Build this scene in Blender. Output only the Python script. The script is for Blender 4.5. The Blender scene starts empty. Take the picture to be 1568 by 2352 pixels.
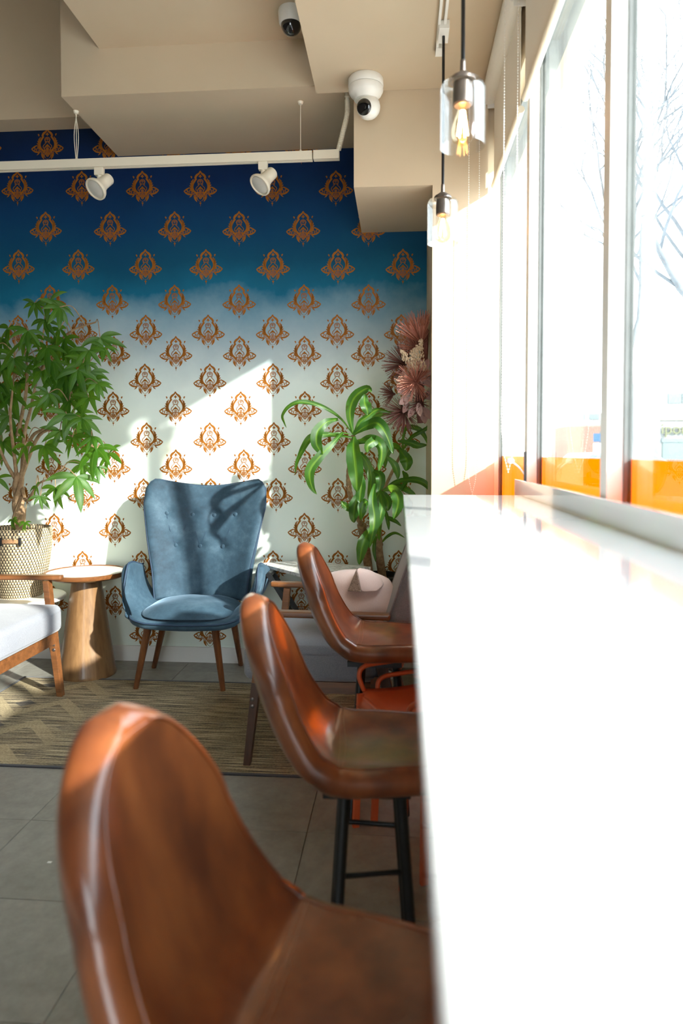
import bpy, bmesh, math, random
from mathutils import Vector, Matrix, noise
PI = math.pi
rnd = random.Random(7)
scene = bpy.context.scene
COL = scene.collection

# ------------------------------------------------------------------ camera
FPX, IW, IH, CAMH = 1615.0, 1568.0, 2352.0, 1.2
YAW, PITCH = math.atan(133/FPX), math.radians(1.8)
fw = Vector((-math.sin(YAW)*math.cos(PITCH), math.cos(YAW)*math.cos(PITCH), -math.sin(PITCH)))
rt = Vector((math.cos(YAW), math.sin(YAW), 0)); up = rt.cross(fw)
CY = 1091.75
cd = bpy.data.cameras.new('camera'); cam = bpy.data.objects.new('camera', cd); COL.objects.link(cam)
cam.matrix_world = Matrix.Translation((0, 0, CAMH)) @ Matrix((rt, up, -fw)).transposed().to_4x4()
cd.sensor_fit = 'VERTICAL'; cd.sensor_height = 36; cd.sensor_width = 24
cd.lens = FPX*36/IH
cd.shift_y = -(IH/2 - CY)/IH * -1 * -1
cd.clip_start = 0.02; cd.clip_end = 400
cd.dof.use_dof = True; cd.dof.focus_distance = 3.7; cd.dof.aperture_fstop = 2.6
scene.camera = cam

# ------------------------------------------------------------------ light
world = bpy.data.worlds.new('sky'); scene.world = world; world.use_nodes = True
wn = world.node_tree; wn.nodes.clear()
wo = wn.nodes.new('ShaderNodeOutputWorld'); wb = wn.nodes.new('ShaderNodeBackground')
tc = wn.nodes.new('ShaderNodeTexCoord'); sx = wn.nodes.new('ShaderNodeSeparateXYZ'); rp = wn.nodes.new('ShaderNodeValToRGB')
rp.color_ramp.elements[0].position = 0.45; rp.color_ramp.elements[0].color = (.92, .95, 1, 1)
rp.color_ramp.elements[1].position = 1.0; rp.color_ramp.elements[1].color = (.72, .86, 1, 1)
ma = wn.nodes.new('ShaderNodeMapRange'); ma.inputs['From Min'].default_value = -1
wn.links.new(tc.outputs['Generated'], sx.inputs[0]); wn.links.new(sx.outputs['Z'], ma.inputs['Value'])
wn.links.new(ma.outputs[0], rp.inputs[0]); wn.links.new(rp.outputs[0], wb.inputs['Color']); wn.links.new(wb.outputs[0], wo.inputs['Surface'])
wb.inputs['Strength'].default_value = 7.6
sl = bpy.data.lights.new('sun', 'SUN'); sl.energy = 12.5; sl.angle = math.radians(1.2); sl.color = (1, .96, .90)
so = bpy.data.objects.new('sun', sl); COL.objects.link(so)
so.rotation_euler = Vector((-1.31, 1.0, -.76)).to_track_quat('-Z', 'Y').to_euler(); so.location = (6, -4, 5)
scene.view_settings.view_transform = 'Standard'; scene.view_settings.look = 'None'
scene.view_settings.exposure = 0.2; scene.view_settings.gamma = 1.0; scene.view_settings.use_curve_mapping = False
scene.cycles.max_bounces = 10; scene.cycles.diffuse_bounces = 6; scene.cycles.transparent_max_bounces = 16
scene.cycles.sample_clamp_indirect = 8; scene.cycles.caustics_reflective = False; scene.cycles.caustics_refractive = False
scene.cycles.use_denoising = True

# ------------------------------------------------------------------ helpers
def ray(x, y):
    return fw + rt*((x-784)/FPX) - up*((y-CY)/FPX)
def at(x, y, Y):                       # point seen in direction (x, y) at depth Y
    r = ray(x, y); return r*(Y/r.y) + Vector((0, 0, CAMH))

def tag(o, label=None, cat=None, group=None, kind=None):
    if label: o['label'] = label
    if cat: o['category'] = cat
    if group: o['group'] = group
    if kind: o['kind'] = kind
    return o
def empty(name, loc=(0, 0, 0), rz=0, parent=None):
    o = bpy.data.objects.new(name, None); COL.objects.link(o); o.location = loc; o.rotation_euler = (0, 0, rz)
    o.empty_display_size = .05
    if parent: o.parent = parent
    return o
def thing(name, loc, label, cat, group=None, rz=0):
    return tag(empty(name, loc, rz), label, cat, group)
def struct(o):
    o['kind'] = 'structure'; return o
def obj(name, mesh, mat, parent=None, loc=(0, 0, 0), rot=(0, 0, 0), smooth=None):
    o = bpy.data.objects.new(name, mesh); COL.objects.link(o)
    if mat and not mesh.materials: mesh.materials.append(mat)
    o.location = loc; o.rotation_euler = rot
    if parent: o.parent = parent
    return o
def copy_tree(o, parent=None):
    c = o.copy(); COL.objects.link(c); c.parent = parent
    for ch in list(o.children): copy_tree(ch, c)
    return c
def set_smooth(me, angle=40):
    me.polygons.foreach_set('use_smooth', [True]*len(me.polygons))
    bm = bmesh.new(); bm.from_mesh(me); a = math.radians(angle)
    for e in bm.edges:
        e.smooth = not (len(e.link_faces) == 2 and e.calc_face_angle(0) > a)
    bm.to_mesh(me); bm.free()

class MB:
    def __init__(s): s.v = []; s.f = []; s.uv = {}
    def add(s, vs, fs, uvs=None):
        b = len(s.v); s.v += [tuple(p) for p in vs]
        for f in fs: s.f.append(tuple(i+b for i in f))
        if uvs:
            for i, u in enumerate(uvs): s.uv[b+i] = u
        return s
    def box(s, a, b, M=None):
        x0, y0, z0 = a; x1, y1, z1 = b
        vs = [Vector(p) for p in ((x0,y0,z0),(x1,y0,z0),(x1,y1,z0),(x0,y1,z0),(x0,y0,z1),(x1,y0,z1),(x1,y1,z1),(x0,y1,z1))]
        if M: vs = [M @ p for p in vs]
        return s.add(vs, [(0,3,2,1),(4,5,6,7),(0,1,5,4),(1,2,6,5),(2,3,7,6),(3,0,4,7)])
    def bar(s, p, q, w, h=None, w2=None, upv=(0, 0, 1)):      # rectangular bar p->q
        h = h or w; p = Vector(p); q = Vector(q); d = (q-p).normalized(); u = Vector(upv)
        if abs(d.dot(u)) > .97: u = Vector((0, 1, 0))
        a = d.cross(u).normalized(); b = a.cross(d); k = (w2/w) if w2 else 1
        vs = []
        for c, m in ((p, 1), (q, k)):
            for i, j in ((-1,-1),(1,-1),(1,1),(-1,1)): vs.append(c + a*(i*w/2*m) + b*(j*h/2*m))
        return s.add(vs, [(0,3,2,1),(4,5,6,7),(0,1,5,4),(1,2,6,5),(2,3,7,6),(3,0,4,7)])
    def tube(s, pts, r, n=8, cap=True, closed=False):
        pts = [Vector(p) for p in pts]; m = len(pts)
        rs = r if isinstance(r, (list, tuple)) else [r]*m
        ref = None; vs = []; uvs = []
        L = 0
        for i, p in enumerate(pts):
            if closed: t = pts[(i+1) % m] - pts[i-1]
            else: t = (pts[min(i+1, m-1)] - pts[max(i-1, 0)])
            t = t.normalized() if t.length > 1e-9 else Vector((0, 0, 1))
            if ref is None:
                ref = t.orthogonal().normalized()
            else:
                ref = (ref - t*ref.dot(t)); ref = ref.normalized() if ref.length > 1e-6 else t.orthogonal().normalized()
            b = t.cross(ref)
            if i: L += (pts[i]-pts[i-1]).length
            for k in range(n):
                a = 2*PI*k/n; vs.append(p + (ref*math.cos(a) + b*math.sin(a))*rs[i]); uvs.append((k/n, L))
        fs = []
        for i in range(m if closed else m-1):
            j = (i+1) % m
            for k in range(n):
                l = (k+1) % n; fs.append((i*n+k, i*n+l, j*n+l, j*n+k))
        if cap and not closed:
            fs.append(tuple(range(n-1, -1, -1))); fs.append(tuple((m-1)*n+k for k in range(n)))
        return s.add(vs, fs, uvs)
    def lathe(s, prof, n=32, c=(0, 0, 0), cap=True, sweep=1.0):
        vs = []; uvs = []; c = Vector(c); m = len(prof)
        for i, (r, z) in enumerate(prof):
            for k in range(n+1):
                a = 2*PI*k/n; vs.append(c + Vector((r*math.cos(a), r*math.sin(a), z))); uvs.append((k/n, i/(m-1)))
        fs = []
        for i in range(m-1):
            for k in range(n): fs.append((i*(n+1)+k, i*(n+1)+k+1, (i+1)*(n+1)+k+1, (i+1)*(n+1)+k))
        return s.add(vs, fs, uvs)
    def grid(s, fn, nu, nv, uv=True):
        vs = []; uvs = []
        for j in range(nv+1):
            for i in range(nu+1):
                u = i/nu; v = j/nv; vs.append(fn(u, v)); uvs.append((u, v))
        fs = [(j*(nu+1)+i, j*(nu+1)+i+1, (j+1)*(nu+1)+i+1, (j+1)*(nu+1)+i) for j in range(nv) for i in range(nu)]
        return s.add(vs, fs, uvs)
    def prism(s, pts, ext):                    # pts: 3D polygon, ext: extrusion vector
        n = len(pts); e = Vector(ext); vs = [Vector(p) for p in pts] + [Vector(p)+e for p in pts]
        fs = [tuple(range(n-1, -1, -1)), tuple(range(n, 2*n))] + [(i, (i+1) % n, n+(i+1) % n, n+i) for i in range(n)]
        return s.add(vs, fs)
    def ball(s, c, r, n=10, m=6, sc=(1, 1, 1)):
        vs = []; c = Vector(c)
        for j in range(m+1):
            t = PI*j/m
            for k in range(n):
                a = 2*PI*k/n; vs.append(c + Vector((sc[0]*r*math.sin(t)*math.cos(a), sc[1]*r*math.sin(t)*math.sin(a), sc[2]*r*math.cos(t))))
        fs = [(j*n+k, (j+1)*n+k, (j+1)*n+(k+1) % n, j*n+(k+1) % n) for j in range(m) for k in range(n)]
        return s.add(vs, fs)
    def mesh(s, name, smooth=None, bevel=0, merge=True):
        me = bpy.data.meshes.new(name); me.from_pydata(s.v, [], s.f)
        if s.uv:
            ul = me.uv_layers.new(name='UVMap')
            for lp in me.loops:
                ul.data[lp.index].uv = s.uv.get(lp.vertex_index, (0, 0))
        bm = bmesh.new(); bm.from_mesh(me)
        if merge: bmesh.ops.remove_doubles(bm, verts=bm.verts, dist=1e-5)
        bmesh.ops.dissolve_degenerate(bm, edges=bm.edges, dist=1e-6)
        bmesh.ops.recalc_face_normals(bm, faces=bm.faces)
        if bevel: bmesh.ops.bevel(bm, geom=list(bm.edges), offset=bevel, segments=2, profile=.5, affect='EDGES')
        bm.to_mesh(me); bm.free()
        if smooth: set_smooth(me, smooth)
        me.update(); return me
    def build(s, name, mat, parent=None, smooth=None, bevel=0, loc=(0, 0, 0), rot=(0, 0, 0), merge=True):
        return obj(name, s.mesh(name, smooth, bevel, merge), mat, parent, loc, rot)
def spline(P, n):                               # catmull-rom through P, n steps a span
    P = [Vector(p) for p in P]; out = []
    for i in range(len(P)-1):
        a = P[max(i-1, 0)]; b = P[i]; c = P[i+1]; d = P[min(i+2, len(P)-1)]
        for k in range(n):
            t = k/n
            out.append(.5*((2*b) + (c-a)*t + (2*a-5*b+4*c-d)*t*t + (3*b-a-3*c+d)*t*t*t))
    out.append(P[-1]); return out
def lerp(a, b, t): return a + (b-a)*t
def interp(xs, ys, x):
    if x <= xs[0]: return ys[0]
    for i in range(len(xs)-1):
        if x <= xs[i+1]: return lerp(ys[i], ys[i+1], (x-xs[i])/(xs[i+1]-xs[i]))
    return ys[-1]
def rbox(name, a, b, r, mat, parent, seg=3, M=None, sub=0, puff=0):
    bm = bmesh.new(); bmesh.ops.create_cube(bm, size=1)
    a = Vector(a); b = Vector(b); c = (a+b)/2; d = b-a
    for v in bm.verts: v.co = Vector((v.co.x*d.x, v.co.y*d.y, v.co.z*d.z)) + c
    if sub: bmesh.ops.subdivide_edges(bm, edges=bm.edges, cuts=sub, use_grid_fill=True)
    if puff:
        for v in bm.verts:
            q = [(v.co[i]-c[i])/(d[i]/2) for i in range(3)]
            for i in range(3):
                o1, o2 = [q[j] for j in range(3) if j != i]
                v.co[i] += q[i]*puff*max(0, (1-o1*o1))*max(0, (1-o2*o2))
    sharp = [e for e in bm.edges if e.calc_face_angle(0) > 1.0]
    bmesh.ops.bevel(bm, geom=sharp, offset=r, segments=seg, profile=.5, affect='EDGES')
    if M: bmesh.ops.transform(bm, matrix=M, verts=bm.verts)
    me = bpy.data.meshes.new(name); bm.to_mesh(me); bm.free(); set_smooth(me, 50)
    return obj(name, me, mat, parent)
def solid(o, t, sub=1, off=-1):
    m = o.modifiers.new('solid', 'SOLIDIFY'); m.thickness = t; m.offset = off
    if sub:
        s = o.modifiers.new('sub', 'SUBSURF'); s.levels = sub; s.render_levels = sub
    return o

def surf_normal(fn, u, v, face):
    a = fn(min(1, u+.015), v)-fn(max(0, u-.015), v); b = fn(u, min(1, v+.015))-fn(u, max(0, v-.015)); c = a.cross(b)
    c = c.normalized() if c.length > 1e-9 else Vector((0, 0, 1))
    f = face(fn(u, v)) if callable(face) else Vector(face)
    return c if c.dot(f) > 0 else -c
def pad(name, fn, nu, nv, tf, tb, mat, parent, face, eu=.15, ev=.07, nfn=None, relax=0):    # an upholstered sheet with rounded rims
    def g(t, e):
        q = max(0, (abs(2*t-1)-(1-e))/e); return math.sqrt(max(0, 1-q*q))
    us = [.5-.5*math.cos(PI*i/nu) for i in range(nu+1)]; vs_ = [.5-.5*math.cos(PI*j/nv) for j in range(nv+1)]
    m = MB()
    for th in (tf, -tb):
        m.grid(lambda u, v: fn(us[round(u*nu)], vs_[round(v*nv)]) + (nfn or surf_normal)(fn, us[round(u*nu)], vs_[round(v*nv)], face)*th*g(us[round(u*nu)], eu)*g(vs_[round(v*nv)], ev), nu, nv)
    m.uv = {}; o = m.build(name, mat, parent, smooth=85)
    if relax:
        bm = bmesh.new(); bm.from_mesh(o.data)
        for _ in range(relax): bmesh.ops.smooth_vert(bm, verts=bm.verts, factor=.5, use_axis_x=True, use_axis_y=True, use_axis_z=True)
        bm.to_mesh(o.data); bm.free()
    return o

# ------------------------------------------------------------------ materials
class Mat:
    def __init__(s, name, col=(.5, .5, .5), rough=.5, metal=0, **kw):
        s.m = bpy.data.materials.new(name); s.m.use_nodes = True; s.t = s.m.node_tree; s.n = s.t.nodes
        s.b = s.n['Principled BSDF']; s.out = s.n['Material Output']
        s.b.inputs['Base Color'].default_value = (*col, 1); s.b.inputs['Roughness'].default_value = rough; s.b.inputs['Metallic'].default_value = metal
        for k, v in kw.items(): s.b.inputs[k.replace('_', ' ')].default_value = v
    def new(s, t, **kw):
        n = s.n.new(t)
        for k, v in kw.items():
            if k in n.inputs: n.inputs[k].default_value = v
            else: setattr(n, k, v)
        return n
    def link(s, a, b): s.t.links.new(a, b)
    def coord(s, kind='Object', scale=(1, 1, 1), rot=(0, 0, 0)):
        c = s.new('ShaderNodeTexCoord'); m = s.new('ShaderNodeMapping'); m.inputs['Scale'].default_value = scale; m.inputs['Rotation'].default_value = rot
        s.link(c.outputs[kind], m.inputs[0]); return m.outputs[0]
    def noise(s, vec, scale=5, detail=4, rough=.55):
        n = s.new('ShaderNodeTexNoise', Scale=scale, Detail=detail, Roughness=rough)
        s.link(vec, n.inputs['Vector']); return n.outputs['Fac']
    def ramp(s, fac, stops, interp='LINEAR'):
        r = s.new('ShaderNodeValToRGB'); cr = r.color_ramp; cr.interpolation = interp
        while len(cr.elements) < len(stops): cr.elements.new(.5)
        for e, (p, c) in zip(cr.elements, stops): e.position = p; e.color = (*c, 1)
        s.link(fac, r.inputs[0]); return r.outputs[0]
    def math(s, op, a, b=None):
        n = s.new('ShaderNodeMath', operation=op)
        for i, x in enumerate((a, b)):
            if x is None: continue
            if isinstance(x, (int, float)): n.inputs[i].default_value = x
            else: s.link(x, n.inputs[i])
        return n.outputs[0]
    def mix(s, fac, a, b):
        n = s.new('ShaderNodeMix', data_type='RGBA')
        for i, x in ((0, fac), (6, a), (7, b)):
            if isinstance(x, tuple): n.inputs[i].default_value = (*x, 1)
            elif isinstance(x, (int, float)): n.inputs[i].default_value = x
            else: s.link(x, n.inputs[i])
        return n.outputs[2]
    def color(s, o): s.link(o, s.b.inputs['Base Color']); return s
    def roughn(s, o): s.link(o, s.b.inputs['Roughness']); return s
    def bump(s, h, strength=.3, dist=.01):
        b = s.new('ShaderNodeBump', Strength=strength, Distance=dist); s.link(h, b.inputs['Height']); s.link(b.outputs[0], s.b.inputs['Normal']); return s
    def translucent(s, fac, colsock=None, col=(.3, .6, .05)):
        t = s.new('ShaderNodeBsdfTranslucent'); t.inputs[0].default_value = (*col, 1)
        if colsock is not None: s.link(colsock, t.inputs[0])
        m = s.new('ShaderNodeMixShader'); m.inputs[0].default_value = fac
        s.link(s.b.outputs[0], m.inputs[1]); s.link(t.outputs[0], m.inputs[2]); s.link(m.outputs[0], s.out.inputs[0]); return s
def speckle(name, c1, c2, scale, rough=.6, bump=.1, metal=0, dist=.002, **kw):
    m = Mat(name, c1, rough, metal, **kw); v = m.coord(); n = m.noise(v, scale); m.color(m.ramp(n, [(.3, c1), (.7, c2)]))
    if bump: m.bump(m.noise(v, scale*4), bump, dist)
    return m.m
def wood(name, c1, c2, axis=2, rough=.35, sc=1.0):
    m = Mat(name, c1, rough, Coat_Weight=.25, Coat_Roughness=.2); s = [22*sc]*3; s[axis] = 2.2*sc
    v = m.coord(scale=tuple(s)); n = m.noise(v, 1.6, 6, .6); g = m.noise(v, 6, 3)
    m.color(m.ramp(m.math('ADD', m.math('MULTIPLY', n, .7), m.math('MULTIPLY', g, .3)), [(.3, c1), (.65, c2)])); m.bump(g, .12, .002); return m.m

paint = speckle('beige_paint', (.56, .45, .31), (.59, .475, .33), 3, .7, .05)
dark_paint = speckle('dimming_brown_paint', (.10, .08, .06), (.12, .095, .075), 3, .7, .05)  # dark tone invented for the unseen walls, to cut bounce onto the ceiling
paint_white = speckle('white_paint', (.80, .79, .75), (.83, .82, .78), 4, .5, .04)
# ombre mural paint; shade on the upper wall is deepened into the colour
mm = Mat('ombre_wall_paint', rough=.75, Specular_IOR_Level=.2); v = mm.coord(); sp = mm.new('ShaderNodeSeparateXYZ'); mm.link(v, sp.inputs[0])
nz = mm.math('MULTIPLY', mm.math('SUBTRACT', mm.noise(v, 2.2, 6, .6), .5), .34)
zz = mm.math('DIVIDE', mm.math('SUBTRACT', mm.math('ADD', sp.outputs['Z'], nz), 1.35), 1.8)
mm.color(mm.ramp(zz, [(0, (.82, .91, .83)), (.12, (.74, .84, .80)), (.26, (.40, .50, .54)), (.37, (.165, .30, .39)), (.43, (.006, .125, .225)), (.52, (.002, .07, .145)), (.66, (.001, .042, .125)), (.78, (.001, .021, .09)), (.95, (.001, .010, .038))]))
mural = mm.m
copper = speckle('copper_stencil_paint', (.29, .098, .012), (.36, .13, .018), 30, .5, .05, metal=.1, Specular_IOR_Level=.15)
mf = Mat('vinyl_floor', rough=.42); v = mf.coord(); n1 = mf.noise(v, 3, 8, .7); n2 = mf.noise(v, 26, 6, .7)
mf.color(mf.ramp(mf.math('ADD', mf.math('MULTIPLY', n1, .6), mf.math('MULTIPLY', n2, .4)), [(.35, (.20, .19, .165)), (.5, (.27, .26, .225)), (.66, (.35, .335, .295))])); mf.bump(n2, .12, .002); vinyl = mf.m
grout = speckle('floor_joint', (.05, .045, .04), (.06, .055, .05), 20)
quartz = Mat('white_quartz', (.78, .785, .78), .08, Coat_Weight=.4); quartz = quartz.m
alum = speckle('aluminium', (.10, .105, .10), (.13, .135, .13), 12, .45, .03, metal=.2)
white_metal = speckle('white_enamel', (.80, .78, .72), (.83, .81, .75), 9, .35, .02)
cream_metal = speckle('cream_enamel', (.78, .72, .58), (.80, .74, .60), 9, .35, .02)
black_metal = speckle('black_metal', (.012, .012, .013), (.02, .02, .021), 15, .38, .05, metal=.4)
bronze = speckle('brushed_bronze', (.12, .10, .09), (.17, .145, .13), 20, .35, .05, metal=.7)
def fabric(name, c1, c2, scale=260, rough=.9, **kw):
    m = Mat(name, c1, rough, Sheen_Weight=.3, **kw); v = m.coord(); n = m.noise(v, scale, 2); b = m.noise(v, 5, 4)
    m.color(m.ramp(m.math('ADD', m.math('MULTIPLY', n, .6), m.math('MULTIPLY', b, .4)), [(.35, c1), (.65, c2)])); m.bump(n, .35, .0015); return m.m
grey_fab = fabric('pale_grey_fabric', (.21, .215, .245), (.28, .29, .32))
brown_fab = fabric('grey_brown_fabric', (.17, .145, .145), (.25, .215, .215))
blind_fab = fabric('blind_fabric', (.80, .73, .60), (.84, .77, .64), 500)
pink_fab = fabric('pink_cushion_fabric', (.80, .56, .48), (.86, .64, .56), 300)
seq_fab = fabric('brown_sequin_fabric', (.10, .05, .03), (.55, .38, .28), 240, .5)
vm = Mat('blue_velvet', rough=.75, Sheen_Weight=.4, Sheen_Roughness=.35); v = vm.coord(); n = vm.noise(v, 7, 6, .65); n2 = vm.noise(v, 30, 5, .7)
vm.b.inputs['Sheen Tint'].default_value = (.45, .65, .85, 1)
vm.color(vm.ramp(vm.math('ADD', vm.math('MULTIPLY', n, .7), vm.math('MULTIPLY', n2, .3)), [(.32, (.011, .031, .052)), (.5, (.026, .063, .097)), (.68, (.062, .115, .158))])); vm.bump(n2, .12, .004); velvet = vm.m
velvet_dark = speckle('dark_blue_piping', (.015, .035, .07), (.02, .045, .085), 40, .7)
lm = Mat('cognac_leather', rough=.32, Coat_Weight=.6, Coat_Roughness=.14); v = lm.coord(scale=(1, 1, .45)); n = lm.noise(v, 13, 3, .5); n2 = lm.noise(v, 160, 2)
lm.color(lm.ramp(n, [(.28, (.11, .030, .012)), (.5, (.21, .058, .018)), (.72, (.31, .092, .026))])); lm.bump(n2, .08, .001); leather = lm.m
thread = speckle('brown_thread', (.30, .13, .07), (.38, .18, .10), 80, .5)
leg_wood = wood('chestnut_wood', (.085, .027, .010), (.23, .085, .028))
frame_wood = wood('walnut_arm_wood', (.085, .030, .009), (.24, .09, .028), axis=0)
dark_wood = wood('dark_brown_wood', (.035, .016, .010), (.085, .038, .022))
acacia = Mat('acacia_veneer', rough=.38, Coat_Weight=.2); v = acacia.coord(scale=(16, 16, 2)); n = acacia.noise(v, 1.4, 6, .65)
ac_u = acacia.new('ShaderNodeTexCoord'); ac_s = acacia.new('ShaderNodeSeparateXYZ'); acacia.link(ac_u.outputs['UV'], ac_s.inputs[0])
st = acacia.new('ShaderNodeTexWhiteNoise', noise_dimensions='1D'); acacia.link(acacia.math('FLOOR', acacia.math('MULTIPLY', ac_s.outputs['X'], 15)), st.inputs['W'])
acacia.color(acacia.mix(acacia.math('MULTIPLY', st.outputs['Value'], .55), acacia.ramp(n, [(.3, (.13, .062, .024)), (.7, (.36, .20, .085))]), (.15, .07, .027))); acacia = acacia.m
mb = Mat('white_marble_laminate', rough=.25); v = mb.coord(scale=(1, 2.5, 1), rot=(0, 0, .5)); n = mb.noise(v, 5, 9, .72)
mb.color(mb.ramp(n, [(.40, (.86, .85, .82)), (.475, (.80, .79, .76)), (.50, (.38, .36, .33)), (.525, (.80, .79, .76)), (.6, (.87, .86, .83))])); marble = mb.m
tray_mat = speckle('pale_stone_inset', (.80, .78, .70), (.84, .82, .75), 8, .18, .02)
orange_paint = speckle('orange_enamel', (.60, .10, .03), (.66, .12, .038), 12, .4, .03)
bark = speckle('plant_bark', (.24, .14, .07), (.42, .28, .15), 34, .8, .6, dist=.006)
barkcane = speckle('cane_bark', (.20, .11, .05), (.42, .27, .14), 60, .85, .8, dist=.006)
soil = speckle('potting_soil', (.03, .02, .012), (.06, .04, .025), 60, .95, .8)
def leafmat(name, dark, mid, lime=None, trans=.35):
    m = Mat(name, mid, .48, Coat_Weight=.04, Coat_Roughness=.3); c = m.new('ShaderNodeTexCoord'); s = m.new('ShaderNodeSeparateXYZ'); m.link(c.outputs['UV'], s.inputs[0])
    o = m.coord(); n = m.noise(o, 14, 3)
    base = m.ramp(n, [(.3, dark), (.7, mid)])
    a = m.math('ABSOLUTE', m.math('SUBTRACT', s.outputs['X'], .5))
    if lime:
        sc = m.coord('UV', scale=(26, .8, 1)); st = m.noise(sc, 1.2, 2)
        k = m.ramp(m.math('ADD', a, m.math('MULTIPLY', m.math('SUBTRACT', st, .5), .34)), [(.02, (1, 1, 1)), (.13, (0, 0, 0))])
        col = m.mix(m.math('MULTIPLY', k, m.math('ADD', m.math('MULTIPLY', st, .9), .1)), base, lime)
    else:
        k = m.ramp(a, [(.01, (1, 1, 1)), (.05, (0, 0, 0))]); col = m.mix(m.math('MULTIPLY', k, .5), base, (.20, .34, .06))
    m.color(col)
    br = m.mix(.55, col, (.38, .72, .04)) ; m.translucent(trans, br)
    m.bump(m.ramp(a, [(0, (0, 0, 0)), (.06, (1, 1, 1))]), .3, .002)
    return m.m
leaf_a = leafmat('money_tree_leaf', (.014, .065, .006), (.055, .17, .010), None, .42)
leaf_b = leafmat('corn_plant_leaf', (.010, .055, .006), (.032, .125, .010), (.17, .32, .015), .40)
# rug
rm = Mat('woven_rug', rough=.95); v = rm.coord(); s = rm.new('ShaderNodeSeparateXYZ'); rm.link(v, s.inputs[0]); X, Y = s.outputs['X'], s.outputs['Y']
lines = rm.noise(rm.coord(scale=(4, 120, 1)), 1, 3, .7); fine = rm.noise(rm.coord(scale=(120, 150, 1)), 1, 2)
zig = rm.math('PINGPONG', rm.math('MULTIPLY', X, 1), .17)
band = rm.math('FRACT', rm.math('DIVIDE', rm.math('ADD', Y, rm.math('MULTIPLY', zig, 1.1)), .27))
chev = rm.ramp(band, [(.0, (0, 0, 0)), (.48, (0, 0, 0)), (.50, (1, 1, 1)), (.80, (1, 1, 1)), (.82, (0, 0, 0))])
dx = rm.math('ABSOLUTE', rm.math('SUBTRACT', rm.math('FRACT', rm.math('DIVIDE', X, .34)), .5)); dy = rm.math('ABSOLUTE', rm.math('SUBTRACT', rm.math('FRACT', rm.math('DIVIDE', Y, .27)), .5))
dia = rm.ramp(rm.math('ADD', dx, dy), [(.15, (1, 1, 1)), (.17, (0, 0, 0))])
zone = rm.ramp(rm.math('ABSOLUTE', X), [(.46, (0, 0, 0)), (.62, (.75, .75, .75))])
base = rm.ramp(rm.math('ADD', rm.math('MULTIPLY', lines, .8), rm.math('MULTIPLY', fine, .2)), [(.40, (.06, .05, .04)), (.5, (.28, .22, .13)), (.60, (.56, .46, .29))])
pat = rm.mix(chev, base, rm.ramp(fine, [(.3, (.34, .26, .14)), (.7, (.62, .50, .30))])); pat = rm.mix(dia, pat, rm.ramp(lines, [(.4, (.03, .03, .035)), (.7, (.13, .12, .12))]))
rm.color(rm.mix(zone, base, pat)); rm.bump(rm.math('ADD', lines, rm.math('MULTIPLY', fine, .5)), .7, .006); rugmat = rm.m
rug_edge = fabric('rug_binding', (.015, .015, .018), (.03, .03, .035))
# basket weave
bk = Mat('woven_basket', rough=.8); u = bk.new('ShaderNodeTexCoord'); s = bk.new('ShaderNodeSeparateXYZ'); bk.link(u.outputs['UV'], s.inputs[0])
U = bk.math('MULTIPLY', s.outputs['X'], 62); V = bk.math('MULTIPLY', s.outputs['Y'], 28)
row = bk.math('FRACT', V); dg = bk.math('FRACT', bk.math('ADD', U, bk.math('MULTIPLY', bk.math('FLOOR', V), .42)))
tw = bk.ramp(dg, [(.0, (1, 1, 1)), (.34, (1, 1, 1)), (.42, (0, 0, 0))]); gp = bk.ramp(row, [(.0, (1, 1, 1)), (.08, (1, 1, 1)), (.16, (0, 0, 0))])
nn = bk.noise(bk.coord(), 60, 3)
bk.color(bk.mix(tw, bk.mix(gp, bk.ramp(nn, [(.3, (.56, .42, .23)), (.7, (.76, .62, .40))]), (.24, .16, .08)), (.055, .045, .035)))
bk.bump(bk.math('MULTIPLY', bk.math('PINGPONG', row, .5), bk.math('SUBTRACT', 1.4, tw)), .8, .008); basketm = bk.m
wick = Mat('white_wicker', (.72, .70, .62), .7); v = wick.coord('UV', scale=(60, 22, 1)); cc = wick.new('ShaderNodeTexChecker', Scale=1.0); wick.link(v, cc.inputs[0]); wick.bump(cc.outputs['Fac'], .8, .006)
wick.color(wick.mix(cc.outputs['Fac'], (.78, .76, .70), (.55, .53, .47))); wicker = wick.m
leather_tan = speckle('tan_leather_strap', (.36, .18, .08), (.46, .25, .12), 20, .5)
# glass
def glassmat(name, tint=(.96, .985, .975), rough=0.0, refl=1.0, ior=1.45):
    m = bpy.data.materials.new(name); m.use_nodes = True; t = m.node_tree; t.nodes.clear()
    o = t.nodes.new('ShaderNodeOutputMaterial'); tr = t.nodes.new('ShaderNodeBsdfTransparent'); gl = t.nodes.new('ShaderNodeBsdfGlossy'); fr = t.nodes.new('ShaderNodeFresnel'); mx = t.nodes.new('ShaderNodeMixShader')
    tr.inputs[0].default_value = (*tint, 1); gl.inputs['Roughness'].default_value = rough; fr.inputs[0].default_value = ior
    mu = t.nodes.new('ShaderNodeMath'); mu.operation = 'MULTIPLY'; mu.inputs[1].default_value = refl
    t.links.new(fr.outputs[0], mu.inputs[0]); t.links.new(mu.outputs[0], mx.inputs[0]); t.links.new(tr.outputs[0], mx.inputs[1]); t.links.new(gl.outputs[0], mx.inputs[2]); t.links.new(mx.outputs[0], o.inputs[0]); return m
glass = glassmat('window_glass', refl=.22); jar_glass = glassmat('jar_glass', (.985, .99, .99), .02, .3)
bulb_glass = glassmat('amber_bulb_glass', (1, .92, .78), .02, .2)
film = bpy.data.materials.new('orange_window_film'); film.use_nodes = True; t = film.node_tree; t.nodes.clear()
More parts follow.
